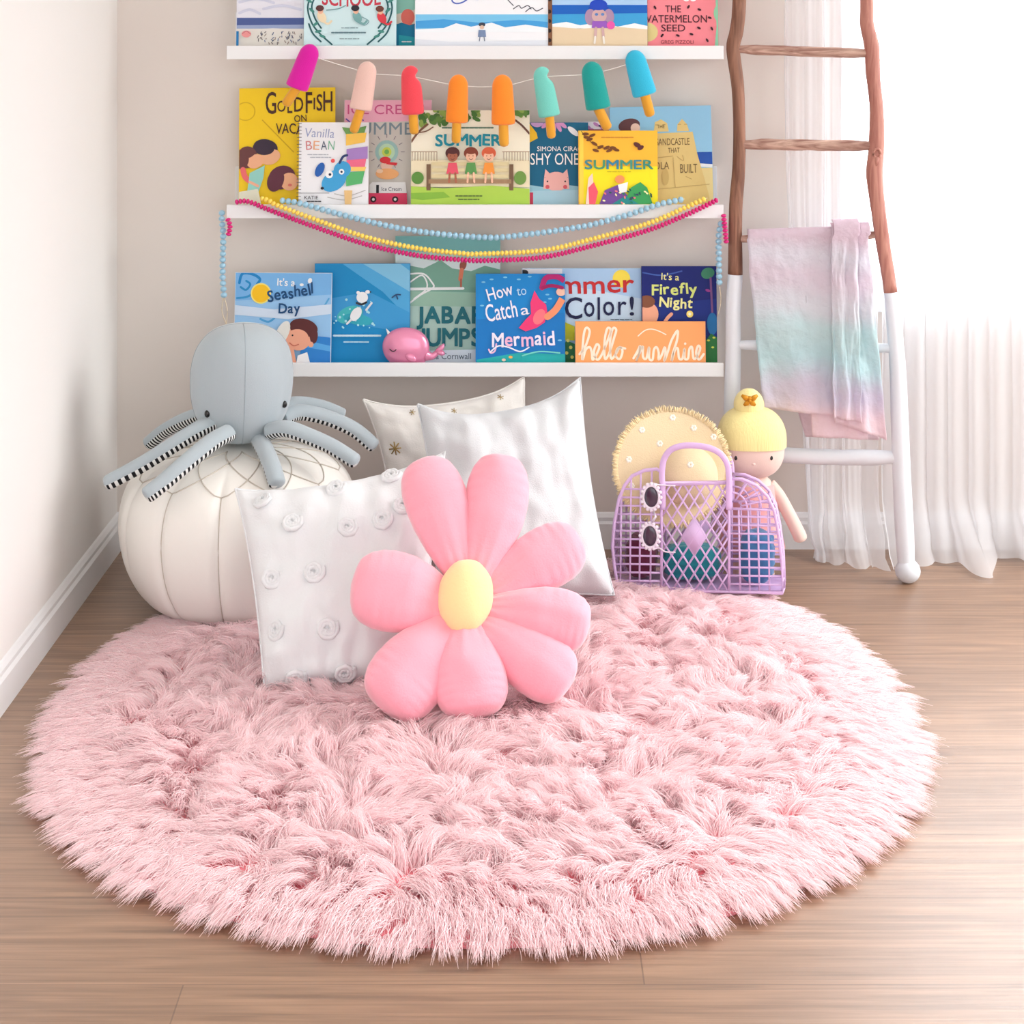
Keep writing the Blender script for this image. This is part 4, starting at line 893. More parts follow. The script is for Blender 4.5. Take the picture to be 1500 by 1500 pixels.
g = MB(); M = Matrix((fx, fz, -fn)).transposed()
vs = []; fs = []
nu, nv = 40, 20
for i in range(nv+1):
    ph = math.pi*i/nv
    for j in range(nu):
        th = 2*math.pi*j/nu; r = math.sin(ph); q8 = 1-0.025*abs(math.cos(4*th))
        vs.append(cc+fn*0.020+fx*(0.0505*r*math.cos(th)*q8)+fz*(0.0665*r*math.sin(th)*q8)+fn*(0.040*math.cos(ph)))
for i in range(nv):
    for j in range(nu): fs.append((i*nu+j, (i+1)*nu+j, (i+1)*nu+(j+1) % nu, i*nu+(j+1) % nu))
g.add(vs, fs); g.build('flower_centre', mat('yellow_plush', (251, 222, 162), 0.92, bump=0.3, bscale=260, sheen=0.5), t)
# ---------------------------------------------------------------- jelly basket
m_pur = mat('lilac_plastic', (234, 202, 244), 0.35, spec=0.4, transl=0.15)
FA = P(900, 858, 3.715); FB = P(1145, 866, 3.655)
dirx = (FB-FA); dirx.z = 0; dirx.normalize(); dep = Vector((-dirx.y, dirx.x, 0)); DEP = 0.106
if dep.y < 0: dep = -dep
zf = 0.030
def bp(px, py, back=0.0, lift=0.0):
    d = P(px, py, 1)-CAM; k = (FA-CAM).dot(dep)/d.dot(dep); return (lambda q: Vector((q.x, q.y, zf+(q.z-zf)*(1-0.9*max(0, back-0.02)))))(CAM+d*k+dep*(back-lift))
t = thing('jelly_basket', (bp(1022, 860, 0.06).x, bp(1022, 860, 0.06).y, zf), 'lilac plastic lattice basket with handles at the back of the pink rug', 'basket')
outl = [(906, 864), (900, 830), (897, 800), (900, 765), (907, 730), (915, 711), (926, 697), (944, 689), (962, 687), (969, 692), (971, 708), (1068, 706), (1068, 701), (1088, 702), (1108, 711), (1124, 727), (1134, 748), (1140, 780), (1145, 820), (1147, 868)]
from mathutils.geometry import intersect_line_line_2d
def hits(a, b, poly):
    out = []
    a = Vector(a); b = Vector(b); d = b-a
    for i in range(len(poly)):
        c, e = Vector(poly[i-1]), Vector(poly[i]); f = e-c; den = d.x*f.y-d.y*f.x
        if abs(den) < 1e-9: continue
        tt = ((c.x-a.x)*f.y-(c.y-a.y)*f.x)/den; uu = ((c.x-a.x)*d.y-(c.y-a.y)*d.x)/den
        if -1e-6 <= uu <= 1+1e-6: out.append(tt)
    out.sort(); return [(a+d*x) for x in out]
def panel(back):
    g = MB(); r = 0.0022
    def bar(pts, rr=r): g.tube([bp(x, y, back) for x, y in pts], rr, 6, up=Vector((0, 1, 0)))
    def cbar(a, b, poly):
        h = hits(a, b, poly)
        for i in range(0, len(h)-1, 2):
            if (h[i+1]-h[i]).length > 1.5: bar([tuple(h[i]), tuple(h[i+1])])
    bar(outl+[outl[0]], 0.0038)
    bar([(969, 692), (969, 863)], 0.0034); bar([(1068, 701), (1068, 867)], 0.0034); bar([(970, 710), (1068, 707)], 0.0036)
    left = [p for p in outl if p[0] < 970]+[(969, 863)]
    for x in (908, 922, 936, 952): cbar((x+4, 600), (x, 900), left)
    for k in range(13): y = 716+k*12.2; cbar((880, y), (969, y+1), left)
    mid = [(969, 710), (1068, 707), (1068, 867), (969, 863)]
    for k in range(-9, 11):
        cbar((1017+k*16.6-80, 787-127.5), (1017+k*16.6+80, 787+127.5), mid); cbar((1017+k*16.6+80, 787-127.5), (1017+k*16.6-80, 787+127.5), mid)
    dm = [(1017, 756), (1036, 786), (1017, 815), (998, 786)]
    a_ = [bp(x, y, back, 0.002) for x, y in dm]; b_ = [bp(x, y, back, -0.002) for x, y in dm]
    g.add(a_+b_, [(0, 1, 2, 3), (7, 6, 5, 4), (0, 4, 5, 1), (1, 5, 6, 2), (2, 6, 7, 3), (3, 7, 4, 0)])
    right = [(1068, 745), (1133, 745), (1138, 770), (1143, 810), (1145, 868), (1068, 867)]
    bar([(1068, 745), (1134, 747)], 0.0028)
    for k in range(1, 10): y = 745+k*12.3; cbar((1060, y-0.5), (1170, y+1), right)
    for x in (1082, 1096, 1110, 1125): cbar((x-1, 700), (x+3, 900), right)
    for rr in (24, 44): bar([(1070+rr*1.02*math.sin(a), 745-rr*math.cos(a)) for a in [i*math.pi/20 for i in range(11)]])
    for a in (25, 50, 72): bar([(1070+16*math.sin(R_(a)), 745-12*math.cos(R_(a))), (1070+60*math.sin(R_(a)), 745-43*math.cos(R_(a)))])
    return g
panel(0).build('front_panel', m_pur, t); panel(DEP).build('back_panel', m_pur, t)
for nm, pts, sgn in (('side_panel', [(1147, 868), (1145, 820), (1140, 780), (1134, 748), (1124, 727)], 1), ('side_panel', [(906, 864), (900, 830), (897, 800), (900, 765), (907, 730)], -1)):
    g = MB()
    for i in range(len(pts)-1):
        for j in range(3):
            x = pts[i][0]+(pts[i+1][0]-pts[i][0])*j/3; y = pts[i][1]+(pts[i+1][1]-pts[i][1])*j/3
            g.tube([bp(x, y, 0), bp(x+sgn*2, y, DEP*0.3), bp(x+sgn*2, y, DEP*0.7), bp(x, y, DEP)], 0.0018, 6, up=Vector((0, 0, 1)))
    for q in (0.25, 0.5, 0.75): g.tube([bp(x+sgn*2, y, DEP*q) for x, y in pts], 0.0022, 6, up=Vector((0, 1, 0)))
    g.build(nm, m_pur, t)
g = MB(); a_ = [bp(907, 863, 0), bp(1146, 867, 0), bp(1146, 867, DEP), bp(907, 863, DEP)]
for q in a_: q.z = zf+0.004
g.add(a_+[q-Vector((0, 0, 0.003)) for q in a_], [(0, 1, 2, 3), (7, 6, 5, 4), (0, 4, 5, 1), (1, 5, 6, 2), (2, 6, 7, 3), (3, 7, 4, 0)]); g.build('base', m_pur, t, smooth=False)
hp_ = [(971, 745), (971, 715), (970, 692), (973, 672), (983, 658), (1000, 652), (1022, 652), (1042, 656), (1057, 665), (1066, 680), (1068, 700), (1068, 715), (1068, 745)]
for bk in (-0.006, DEP+0.006):
    MB().tube(smoothpath([bp(x, y, bk) for x, y in hp_], 50), 0.0066, 10, up=Vector((0, 1, 0)), flat=0.6).build('handle', m_pur, t)
# clothes inside
def lump(name, label, c, r, m, seed, grp=None):
    g = MB(); g.ell(c, r, 40, 26, rot=(0, 0, math.atan2(dirx.y, dirx.x)), disp=lambda d: (abs(d.x)**4+abs(d.y)**4+abs(d.z)**4)**-0.2*(1+0.09*noise.noise(Vector(d)*3.2+Vector((seed, 0, 0)))+0.04*math.sin(d.z*16+3*d.x+seed)))
    o = g.build(name, m, None)
    lo = Vector((c[0], c[1], min(v.z for v in g.v)))
    o.data.transform(Matrix.Translation(-lo)); o.location = lo
    props(o, label, 'clothing', grp)
zc = zf+0.006
def ctr(px, py, b_): q = bp(px, py, b_); return q
q = ctr(1010, 835, 0.058); lump('rolled_cloth', 'teal rolled cloth seen low through the basket\'s diamond lattice', (q.x, q.y, zc+0.038), (0.062, 0.036, 0.034), mat('teal_cloth', (40, 140, 150), 0.9, bump=0.5, bscale=150, sheen=0.3), 1.0, 'cloths in the lilac basket')
q = ctr(1108, 815, 0.056); lump('rolled_cloth', 'blue cloth seen through the right grid of the basket', (q.x, q.y, zc+0.058), (0.036, 0.038, 0.052), mat('blue_cloth', (70, 122, 168), 0.9, bump=0.5, bscale=150, sheen=0.3), 2.0, 'cloths in the lilac basket')
q = ctr(936, 820, 0.056); lump('rolled_cloth', 'burgundy cloth seen through the left grid of the basket', (q.x, q.y, zc+0.046), (0.033, 0.038, 0.042), mat('wine_cloth', (110, 44, 70), 0.9, bump=0.5, bscale=150, sheen=0.3), 3.0, 'cloths in the lilac basket')
# ---- sunglasses hanging on the basket
ys = 0.016
t = thing('sunglasses', bp(955, 815, -ys), 'white daisy-rimmed sunglasses with dark lenses hung upright on the basket', 'sunglasses')
m_dk = mat('dark_lens', (52, 36, 58), 0.12, spec=0.7, coat=0.5); m_fr = mat('pearl_frame', (238, 228, 240), 0.35, spec=0.5)
for cx, cy in ((955, 725), (953, 782)):
    c = bp(cx, cy, -ys)
    g = MB(); vs = []; fs = []
    for k, (rr, y_) in enumerate(((0.0, -0.003), (0.6, -0.0028), (0.92, -0.0012), (1.0, 0.0005), (0.0, 0.0012))):
        for j in range(28): a = j*2*math.pi/28; vs.append(c+dirx*(0.0150*rr*math.cos(a))+Vector((0, 0, 0.0222*rr*math.sin(a)))+dep*y_)
    for k in range(4):
        for j in range(28): fs.append((k*28+j, k*28+(j+1) % 28, (k+1)*28+(j+1) % 28, (k+1)*28+j))
    g.add(vs, fs); g.build('lens', m_dk, t, merge=0.00005)
    g = MB(); ring = [c+dirx*(0.0165*math.cos(a))+Vector((0, 0, 0.0238*math.sin(a))) for a in [i*2*math.pi/36 for i in range(37)]]
    g.tube(ring, 0.0027, 8, cap=False)
    for j in range(16): a = j*2*math.pi/16; g.ell(c+dirx*(0.0200*math.cos(a))+Vector((0, 0, 0.0275*math.sin(a))), (0.0042, 0.003, 0.0042), 8, 6)
    g.build('rim', m_fr, t)
g = MB(); g.tube([bp(958, 746, -ys), bp(962, 753, -ys-0.003), bp(957, 761, -ys)], 0.0028, 8); g.build('bridge', m_fr, t)
for y in (705, 802): MB().tube(smoothpath([bp(958, y, -ys+0.001), bp(966, y+(3 if y < 750 else -2), -0.012), bp(975, y+4, 0.004 if False else -0.010), bp(990, y+5, -0.009)], 12), 0.0016, 6).build('temple', m_fr, t)

# ---------------------------------------------------------------- sun hat in the basket
m_hat = mat('cream_hat_fabric', (228, 208, 170), 0.95, bump=0.5, bscale=350, sheen=0.2)
hc = bp(981, 688, 0.058); hr = 0.121
t = thing('sun_hat', (hc.x, hc.y, hc.z-hr), 'cream sun hat with white dots and fringed brim stuffed into the lilac basket', 'hat')
hn = (Vector((0.10, -1, 0.28))).normalized(); h1 = hn.cross(Vector((0, 0, 1))).normalized(); h2 = h1.cross(hn).normalized()
if h1.x < 0: h1 = -h1
if h2.z < 0: h2 = -h2
cro = h1*0.035-h2*0.020
def hatp(th, k):
    # k 0..1 brim from rim to crown base, 1..2 crown
    if k <= 1:
        r = hr*(1-k)+0.062*k; c = cro*k*1.0
        return hc+c+(h1*math.cos(th)*r+h2*math.sin(th)*r*0.98)+hn*(0.004*math.sin(3*th)*(1-k)-0.012*k*(1-k)*0)
    q = (k-1); r = 0.062*math.cos(q*math.pi/2)**0.75; return hc+cro+(h1*math.cos(th)*r+h2*math.sin(th)*r)+hn*(0.050*math.sin(q*math.pi/2))
g = MB(); g.grid(lambda u, v: hatp(u*2*math.pi, v*2), 72, 40)
HB = g.bvh(); o = g.build('hat_shell', m_hat, t, merge=0.0002, solid=0.002)
g = MB(); rr_ = random.Random(4)
for i in range(230):
    th = i*2*math.pi/230; p = hatp(th, 0); out = (p-hc).normalized()
    g.tube([p-out*0.004, p+out*rr_.uniform(0.003, 0.007)+hn*rr_.uniform(-0.003, 0.004)+h1*rr_.uniform(-.002, .002), p+out*rr_.uniform(0.006, 0.012)+hn*rr_.uniform(-0.004, 0.004)], [0.0022, 0.002, 0.0008], 5)
g.build('fringe', mat('raffia_fringe', (236, 216, 172), 0.9), t)
for px, py in ((1016, 627), (966, 650), (921, 673), (1011, 681), (940, 630), (985, 612), (1045, 640), (925, 712)):
    c, n_ = shoot(HB, px, py)
    if c is None: continue
    e1 = n_.cross(Vector((0, 0, 1))).normalized(); e2 = n_.cross(e1); g = MB()
    for k in range(6): a = k*math.pi/3; g.ell(c+n_*0.0012+(e1*math.cos(a)+e2*math.sin(a))*0.0042, (0.0032, 0.0018, 0.0032), 8, 6)
    g.build('embroidered_dot', mat('white_embroidery', (246, 240, 226), 0.9), t)

# ---------------------------------------------------------------- rag doll
m_skin = mat('doll_skin_cotton', (236, 208, 196), 0.95, bump=0.15, bscale=500, sheen=0.3)
m_yarn = mat('yellow_yarn', (246, 232, 162), 0.9, bump=0.7, bscale=60, stretch=(6, 6, 0.4), sheen=0.3)
DY = 3.842; ds = DY/F
dx = P(1101, 650, DY).x
t = thing('rag_doll', (dx, DY, 0.0), 'rag doll with blonde top-knot and bow in a pink dress, standing behind the lilac basket', 'doll')
hz = P(1101, 652, DY).z
g = MB()
def hd(d): return (abs(d.x)**2.5+abs(d.y)**2.5+abs(d.z)**2.5)**(-1/2.5)*(1+0.03*d.z)
g.ell((dx, DY, hz), (0.0715, 0.057, 0.072), 40, 28, disp=hd); FBV = g.bvh(); g.build('head', m_skin, t)
g = MB(); vs = []; fs = []; nu = 96
for i in range(17):
    zt_ = 1-(i/16)*1.04   # from the crown down to the fringe line
    ph = math.acos(max(-1, min(1, zt_)))
    for j in range(nu):
        th = 2*math.pi*j/nu; d = Vector((math.sin(ph)*math.cos(th), math.sin(ph)*math.sin(th), math.cos(ph)))
        k = hd(d)*(1.045+0.010*(j % 2)) ; vs.append(Vector((dx+d.x*0.0715*k, DY+d.y*0.057*k, hz+0.004+d.z*0.0745*k)))
for i in range(16):
    for j in range(nu): fs.append((i*nu+j, (i+1)*nu+j, (i+1)*nu+(j+1) % nu, i*nu+(j+1) % nu))
g.add(vs, fs); 
g.add([Vector((dx, DY, hz))]+[vs[16*nu+j] for j in range(nu)], [(0, 1+j, 1+(j+1) % nu) for j in range(nu)])
g.build('hair', m_yarn, t)
bc = P(1097, 592, DY); g = MB(); g.ell(bc-Vector((0, 0, 0.002)), (0.033, 0.031, 0.036), 32, 18, disp=lambda d: 1+0.02*math.sin(20*math.atan2(d.y, d.x))); g.build('hair_bun', m_yarn, t)
m_bow = mat('gold_bow', (204, 140, 36), 0.45, metal=0.3)
g = MB(); bb = P(1098, 587, DY-0.035)
for a, L in ((35, 0.021), (145, 0.021), (-40, 0.016), (220, 0.016), (90, 0.010)):
    d = Vector((math.cos(R_(a)), 0, math.sin(R_(a)))); g.tube([bb, bb+d*L*0.5-Vector((0, 0.002, 0)), bb+d*L], [0.003, 0.0062, 0.0028], 8, flat=0.5, up=Vector((0, 1, 0)))
g.ell(bb-Vector((0, 0.002, 0)), 0.0042, 10, 8); g.build('bow', m_bow, t)
for ex in (1078, 1130):
    p, n_ = shoot(FBV, ex, 671); MB().ell(p, (0.0034, 0.0022, 0.0050), 12, 8).build('eye', mat('black_bead', (14, 14, 16), 0.25), t)
p, n_ = shoot(FBV, 1104, 680); MB().ell(p-n_*0.002, (0.005, 0.0035, 0.004), 12, 8).build('nose', m_skin, t)
m_dress = mat('pink_dress', (244, 178, 176), 0.92, bump=0.3, bscale=300, sheen=0.3)
g = MB(); bz = P(1101, 700, DY).z
g.tube([(dx, DY, bz+0.006), (dx, DY, bz-0.004), (dx, DY, bz-0.02), (dx, DY, bz-0.05), (dx, DY, bz-0.09), (dx, DY, 0.115)], [0.030, 0.041, 0.049, 0.054, 0.060, 0.064], 24, flat=0.72, up=Vector((0, 1, 0)))
g.build('body', m_skin, t)
g = MB(); g.tube([(dx, DY, bz-0.012), (dx, DY, bz-0.05), (dx, DY, bz-0.09), (dx, DY, bz-0.13), (dx, DY, 0.075), (dx, DY, 0.070)], [0.051, 0.056, 0.063, 0.069, 0.074, 0.070], 28, flat=0.72, up=Vector((0, 1, 0))); g.build('dress', m_dress, t)
for sx_ in (1, -1):
    g = MB(); g.tube(smoothpath([(dx+sx_*0.040, DY, bz-0.012), (dx+sx_*0.058, DY-0.004, bz-0.035), (dx+sx_*0.082, DY-0.008, bz-0.080), (dx+sx_*0.101, DY-0.012, bz-0.118), (dx+sx_*(0.108), DY-0.012, bz-0.136)] if sx_ > 0 else [(dx-0.040, DY, bz-0.012), (dx-0.058, DY+0.008, bz-0.035), (dx-0.070, DY+0.014, bz-0.080), (dx-0.074, DY+0.014, bz-0.125)], 20), [0.012+0.003*math.sin(min(1, i/14)*math.pi/2) if i < 18 else [0.0135, 0.010, 0.003][i-18] for i in range(21)], 14); g.build('arm', m_skin, t)
    g = MB(); g.tube([(dx+sx_*0.026, DY, 0.10), (dx+sx_*0.027, DY, 0.05), (dx+sx_*0.028, DY-0.004, 0.018), (dx+sx_*0.028, DY-0.012, 0.009), (dx+sx_*0.028, DY-0.012, 0.001)], [0.021, 0.020, 0.021, 0.022, 0.010], 14); g.build('leg', m_skin, t)

# ---------------------------------------------------------------- ladder
def bark(name, c1, c2, sc3=(60, 60, 5)):
    m = mat(name, c1, 0.55, spec=0.35); nt = m.node_tree; N = nt.nodes; b_ = N['Principled BSDF']; tc_ = [x for x in N if x.type == 'TEX_COORD'][0]
    mp = N.new('ShaderNodeMapping'); mp.inputs['Scale'].default_value = sc3; no = N.new('ShaderNodeTexNoise'); no.inputs['Scale'].default_value = 1; no.inputs['Detail'].default_value = 5; no.inputs['Distortion'].default_value = 1.5
    rp = N.new('ShaderNodeValToRGB'); rp.color_ramp.elements[0].position = 0.35; rp.color_ramp.elements[1].position = 0.68; rp.color_ramp.elements[0].color = lin(c1); rp.color_ramp.elements[1].color = lin(c2)
    nt.links.new(tc_.outputs['Object'], mp.inputs[0]); nt.links.new(mp.outputs[0], no.inputs['Vector']); nt.links.new(no.outputs['Fac'], rp.inputs[0]); nt.links.new(rp.outputs[0], b_.inputs['Base Color'])
    bu = N.new('ShaderNodeBump'); bu.inputs['Strength'].default_value = 0.4; bu.inputs['Distance'].default_value = 0.003; nt.links.new(no.outputs['Fac'], bu.inputs['Height']); nt.links.new(bu.outputs[0], b_.inputs['Normal'])
    return m
m_br = bark('bare_branch_wood', (112, 74, 58), (156, 112, 90)); m_br2 = bark('peeled_reddish_wood', (166, 106, 94), (196, 140, 124)); m_rg = bark('rung_wood', (140, 98, 86), (212, 178, 160), (7, 60, 60)); m_lp = mat('ladder_white_paint', (228, 232, 238), 0.5, bump=0.15, bscale=60)
def rail(pts, wid, zsplit, yfoot, ytop, mw, t, foot=None):
    """pts: (px,py,width px) top to bottom"""
    def Yat(z): return yfoot+(ytop-yfoot)*max(0, z)/1.6
    P3 = []
    for px, py, w_ in pts:
        Y = yfoot
        for _ in range(12): Y = Yat(HC-(py-VY)*Y/F)
        P3.append((P(px, py, Y), w_*Y/F/2))
    path = smoothpath([p for p, r in P3], 80); rads = [float(np.interp(i/80*(len(P3)-1), range(len(P3)), [r for p, r in P3])) for i in range(81)]
    iz = next(i for i, p in enumerate(path) if p.z < zsplit)
    g = MB(); g.tube(path[:iz+1], [r*(1+0.05*noise.noise(p*20)) for p, r in zip(path[:iz+1], rads)], 16, up=Vector((0, 1, 0))); g.build('rail', mw, t)
    g = MB(); g.tube(path[iz:], rads[iz:], 16, up=Vector((0, 1, 0))); o = g.build('painted_rail_end', m_lp, t)
    return path
t = thing('ladder', (P(1205, 850, 3.83).x, 3.83, 0), 'rustic branch ladder with white-dipped lower half, leaning on the wall at right', 'ladder')
RL = rail([(1090, -330, 22), (1086, -160, 21), (1083, 0, 20), (1078, 45, 21), (1074, 70, 20), (1081, 130, 19), (1083, 200, 18), (1082, 250, 19), (1079, 300, 20), (1077, 350, 20), (1076, 402, 22), (1074, 450, 22), (1074, 520, 23), (1072, 600, 24), (1072, 700, 25), (1072, 790, 26), (1072, 838, 25)], 22, 0, 3.885, 4.045, m_br, t) if False else None
zs = P(0, 402, 3.93).z
RL = rail([(1090, -330, 22), (1086, -160, 21), (1083, 0, 20), (1079, 45, 21), (1074, 72, 20), (1081, 130, 19), (1083, 200, 18), (1082, 250, 19), (1078, 300, 20), (1077, 350, 20), (1077, 402, 22), (1074, 450, 22), (1074, 520, 23), (1072, 600, 24), (1072, 700, 25), (1072, 790, 26), (1072, 838, 25)], 22, zs, 3.934, 3.975, m_br, t)
zs = P(0, 415, 3.90).z
RR = rail([(1262, -330, 22), (1266, -160, 21), (1270, 0, 20), (1270, 35, 21), (1277, 68, 23), (1279, 110, 21), (1284, 160, 20), (1284, 215, 24), (1281, 255, 25), (1287, 310, 22), (1294, 360, 21), (1303, 415, 20), (1309, 470, 22), (1315, 540, 24), (1318, 620, 26), (1321, 700, 27), (1325, 780, 28), (1328, 832, 24), (1329, 841, 22)], 22, zs, 3.825, 3.97, m_br2, t)
fb = RR[-1]; MB().ell((fb.x+0.001, fb.y, 0.0265), (0.0275, 0.0275, 0.0262), 24, 16).build('round_foot', mat('pale_grey_rubber', (216, 220, 226), 0.5), t)
def onpath(path, py):
    return min(path, key=lambda p: abs((VY+(HC-p.z)*F/p.y)-py))
def rung(y0, y1, r, m, nm='rung', bow=0.0):
    a = onpath(RL, y0); b_ = onpath(RR, y1); n = 24
    pts = [a+(b_-a)*(i/n)+Vector((0, 0, bow*math.sin(math.pi*i/n)+0.0016*noise.noise(Vector((i*0.3, y0, 0))))) for i in range(n+1)]
    rad = [r*(0.72+0.28*min(1, min(i, n-i)/4))*(1+0.10*noise.noise(Vector((i*0.35, y0, 3)))) for i in range(n+1)]
    g = MB(); g.tube(pts, rad, 14); g.build(nm, m, t); return a, b_
rung(74, 76, 0.0115, m_rg); rung(216, 214, 0.0125, m_rg); T3 = rung(350, 348, 0.0105, m_rg); rung(507, 508, 0.0125, m_lp); rung(670, 668, 0.0175, m_lp, bow=-0.006)
g = MB(); kp_ = onpath(RR, 222); kp_ = kp_+Vector((-0.002, -0.017, 0)); g.tube([kp_+Vector((0.008*math.cos(a), -0.001, 0.010*math.sin(a))) for a in [i*0.5 for i in range(13)]], 0.0032, 7); g.tube([kp_+Vector((0, 0, -0.008)), kp_+Vector((-0.002, -0.001, -0.028))], [0.006, 0.0035], 8); g.build('knot', m_br2, t)

# ---------------------------------------------------------------- tie-dye blanket on the ladder
def muslin():
    m = bpy.data.materials.new('tie_dye_muslin'); m.use_nodes = True; nt = m.node_tree; N = nt.nodes; L = nt.links; b_ = N['Principled BSDF']
    g_ = N.new('ShaderNodeNewGeometry'); sp = N.new('ShaderNodeSeparateXYZ'); L.new(g_.outputs['Position'], sp.inputs[0])
    no = N.new('ShaderNodeTexNoise'); no.inputs['Scale'].default_value = 7; no.inputs['Detail'].default_value = 3; L.new(g_.outputs['Position'], no.inputs['Vector'])
    ma = N.new('ShaderNodeMath'); ma.operation = 'MULTIPLY_ADD'; ma.inputs[1].default_value = 0.09; L.new(no.outputs['Fac'], ma.inputs[0]); L.new(sp.outputs['Z'], ma.inputs[2])
    mr = N.new('ShaderNodeMapRange'); mr.inputs['From Min'].default_value = 0.28+0.045; mr.inputs['From Max'].default_value = 0.76+0.045; L.new(ma.outputs[0], mr.inputs['Value'])
    rp = N.new('ShaderNodeValToRGB'); cr = rp.color_ramp; cr.interpolation = 'EASE'
    cr.elements[0].position = 0.0; cr.elements[0].color = lin((246, 226, 232)); cr.elements[1].position = 1.0; cr.elements[1].color = lin((232, 212, 224))
    for p, c in ((0.14, (245, 224, 231)), (0.27, (224, 218, 234)), (0.40, (206, 234, 238)), (0.52, (212, 236, 238)), (0.64, (232, 234, 240)), (0.80, (238, 228, 238)), (0.9, (236, 234, 242))):
        e_ = cr.elements.new(p); e_.color = lin(c)
    L.new(mr.outputs[0], rp.inputs[0]); L.new(rp.outputs[0], b_.inputs['Base Color']); b_.inputs['Roughness'].default_value = 0.95; b_.inputs['Sheen Weight'].default_value = 0.2
    n2 = N.new('ShaderNodeTexNoise'); n2.inputs['Scale'].default_value = 45; n2.inputs['Detail'].default_value = 4; L.new(g_.outputs['Position'], n2.inputs['Vector'])
    bu = N.new('ShaderNodeBump'); bu.inputs['Strength'].default_value = 0.8; bu.inputs['Distance'].default_value = 0.008; L.new(n2.outputs['Fac'], bu.inputs['Height']); L.new(bu.outputs[0], b_.inputs['Normal'])
    tl = N.new('ShaderNodeBsdfTranslucent'); L.new(rp.outputs[0], tl.inputs[0]); ms = N.new('ShaderNodeMixShader'); ms.inputs[0].default_value = 0.3
    L.new(b_.outputs[0], ms.inputs[1]); L.new(tl.outputs[0], ms.inputs[2]); L.new(ms.outputs[0], N['Material Output'].inputs[0])
    return m
ra, rb = T3
KA, KB = VX+ra.x*F/ra.y, VX+rb.x*F/rb.y
g = MB()
def sheet(l0, l1, r0, r1, ybL, ybR, off, seed, amp=0.004, back=False):
    """hangs from the rung: left edge px l0 (top) to l1 (bottom), right edge r0 to r1"""
    def fn(u, v):
        pxt = l0+(r0-l0)*u; k = min(max((pxt-KA)/(KB-KA), 0.0), 1.0)
        ry = ra.y+(rb.y-ra.y)*k; rz = ra.z+(rb.z-ra.z)*k; R = 0.0145+off
        if v < 0.10:
            a = math.pi/2*(v/0.10); yy = ry-R*math.sin(a)*(1 if not back else -1); zz = rz+R*math.cos(a)
            x = (pxt-VX)*ry/F; return Vector((x, yy, zz))
        w_ = (v-0.10)/0.90; px = pxt+((l1-l0)+(r1-l1-(r0-l0))*u)*w_; pyb = ybL+(ybR-ybL)*u
        Y = ry-R*(1 if not back else -1)-(0.038*w_ if not back else -0.012*w_)
        zb2 = HC-(pyb-VY)*Y/F
        n_ = noise.noise(Vector((u*4.0+seed, w_*5.0, seed)))*amp*1.6+noise.noise(Vector((u*12+seed, w_*13, 3)))*amp*0.8+amp*0.9*math.sin(u*11+seed+1.5*math.sin(w_*5))*(0.3+w_)
        n_ *= min(1.0, w_*9)
        return Vector(((px-VX)*Y/F+0.003*noise.noise(Vector((w_*7, seed, u))), Y+n_, rz+(zb2-rz)*w_))
    g.grid(fn, 40, 70)
sheet(1096, 1180, 1268, 1288, 640, 644, 0.002, 9.0, 0.002, True)
sheet(1094, 1118, 1262, 1262, 599, 612, 0.006, 1.0)
sheet(1176, 1190, 1250, 1272, 640, 644, 0.003, 4.0, 0.003)
sheet(1216, 1222, 1272, 1299, 618, 645, 0.014, 6.0, 0.004)
sheet(1218, 1221, 1256, 1262, 612, 619, 0.022, 7.0, 0.004)
o = g.build('muslin_blanket', muslin(), None, solid=0.0022)
lo = Vector((0.75, 3.86, 0.31)); o.data.transform(Matrix.Translation(-lo)); o.location = lo
props(o, 'pastel tie-dye muslin blanket folded over a rung of the ladder', 'blanket')

# ---------------------------------------------------------------- sheer curtains
def sheer(name, dens, col=(250, 251, 254)):
    m = bpy.data.materials.new(name); m.use_nodes = True; nt = m.node_tree; N = nt.nodes; L = nt.links
    tr = N.new('ShaderNodeBsdfTransparent'); df = N.new('ShaderNodeBsdfDiffuse'); tl = N.new('ShaderNodeBsdfTranslucent'); df.inputs[0].default_value = lin(col); tl.inputs[0].default_value = lin(col)
    m1 = N.new('ShaderNodeMixShader'); m1.inputs[0].default_value = 0.6; L.new(df.outputs[0], m1.inputs[1]); L.new(tl.outputs[0], m1.inputs[2])
    lw = N.new('ShaderNodeLayerWeight'); lw.inputs['Blend'].default_value = 0.45
    mr = N.new('ShaderNodeMapRange'); mr.inputs['To Min'].default_value = dens; mr.inputs['To Max'].default_value = 0.85; L.new(lw.outputs['Facing'], mr.inputs['Value'])
    m2 = N.new('ShaderNodeMixShader'); L.new(mr.outputs[0], m2.inputs[0]); L.new(tr.outputs[0], m2.inputs[1]); L.new(m1.outputs[0], m2.inputs[2]); L.new(m2.outputs[0], N['Material Output'].inputs[0])
    return m
CY = 4.040
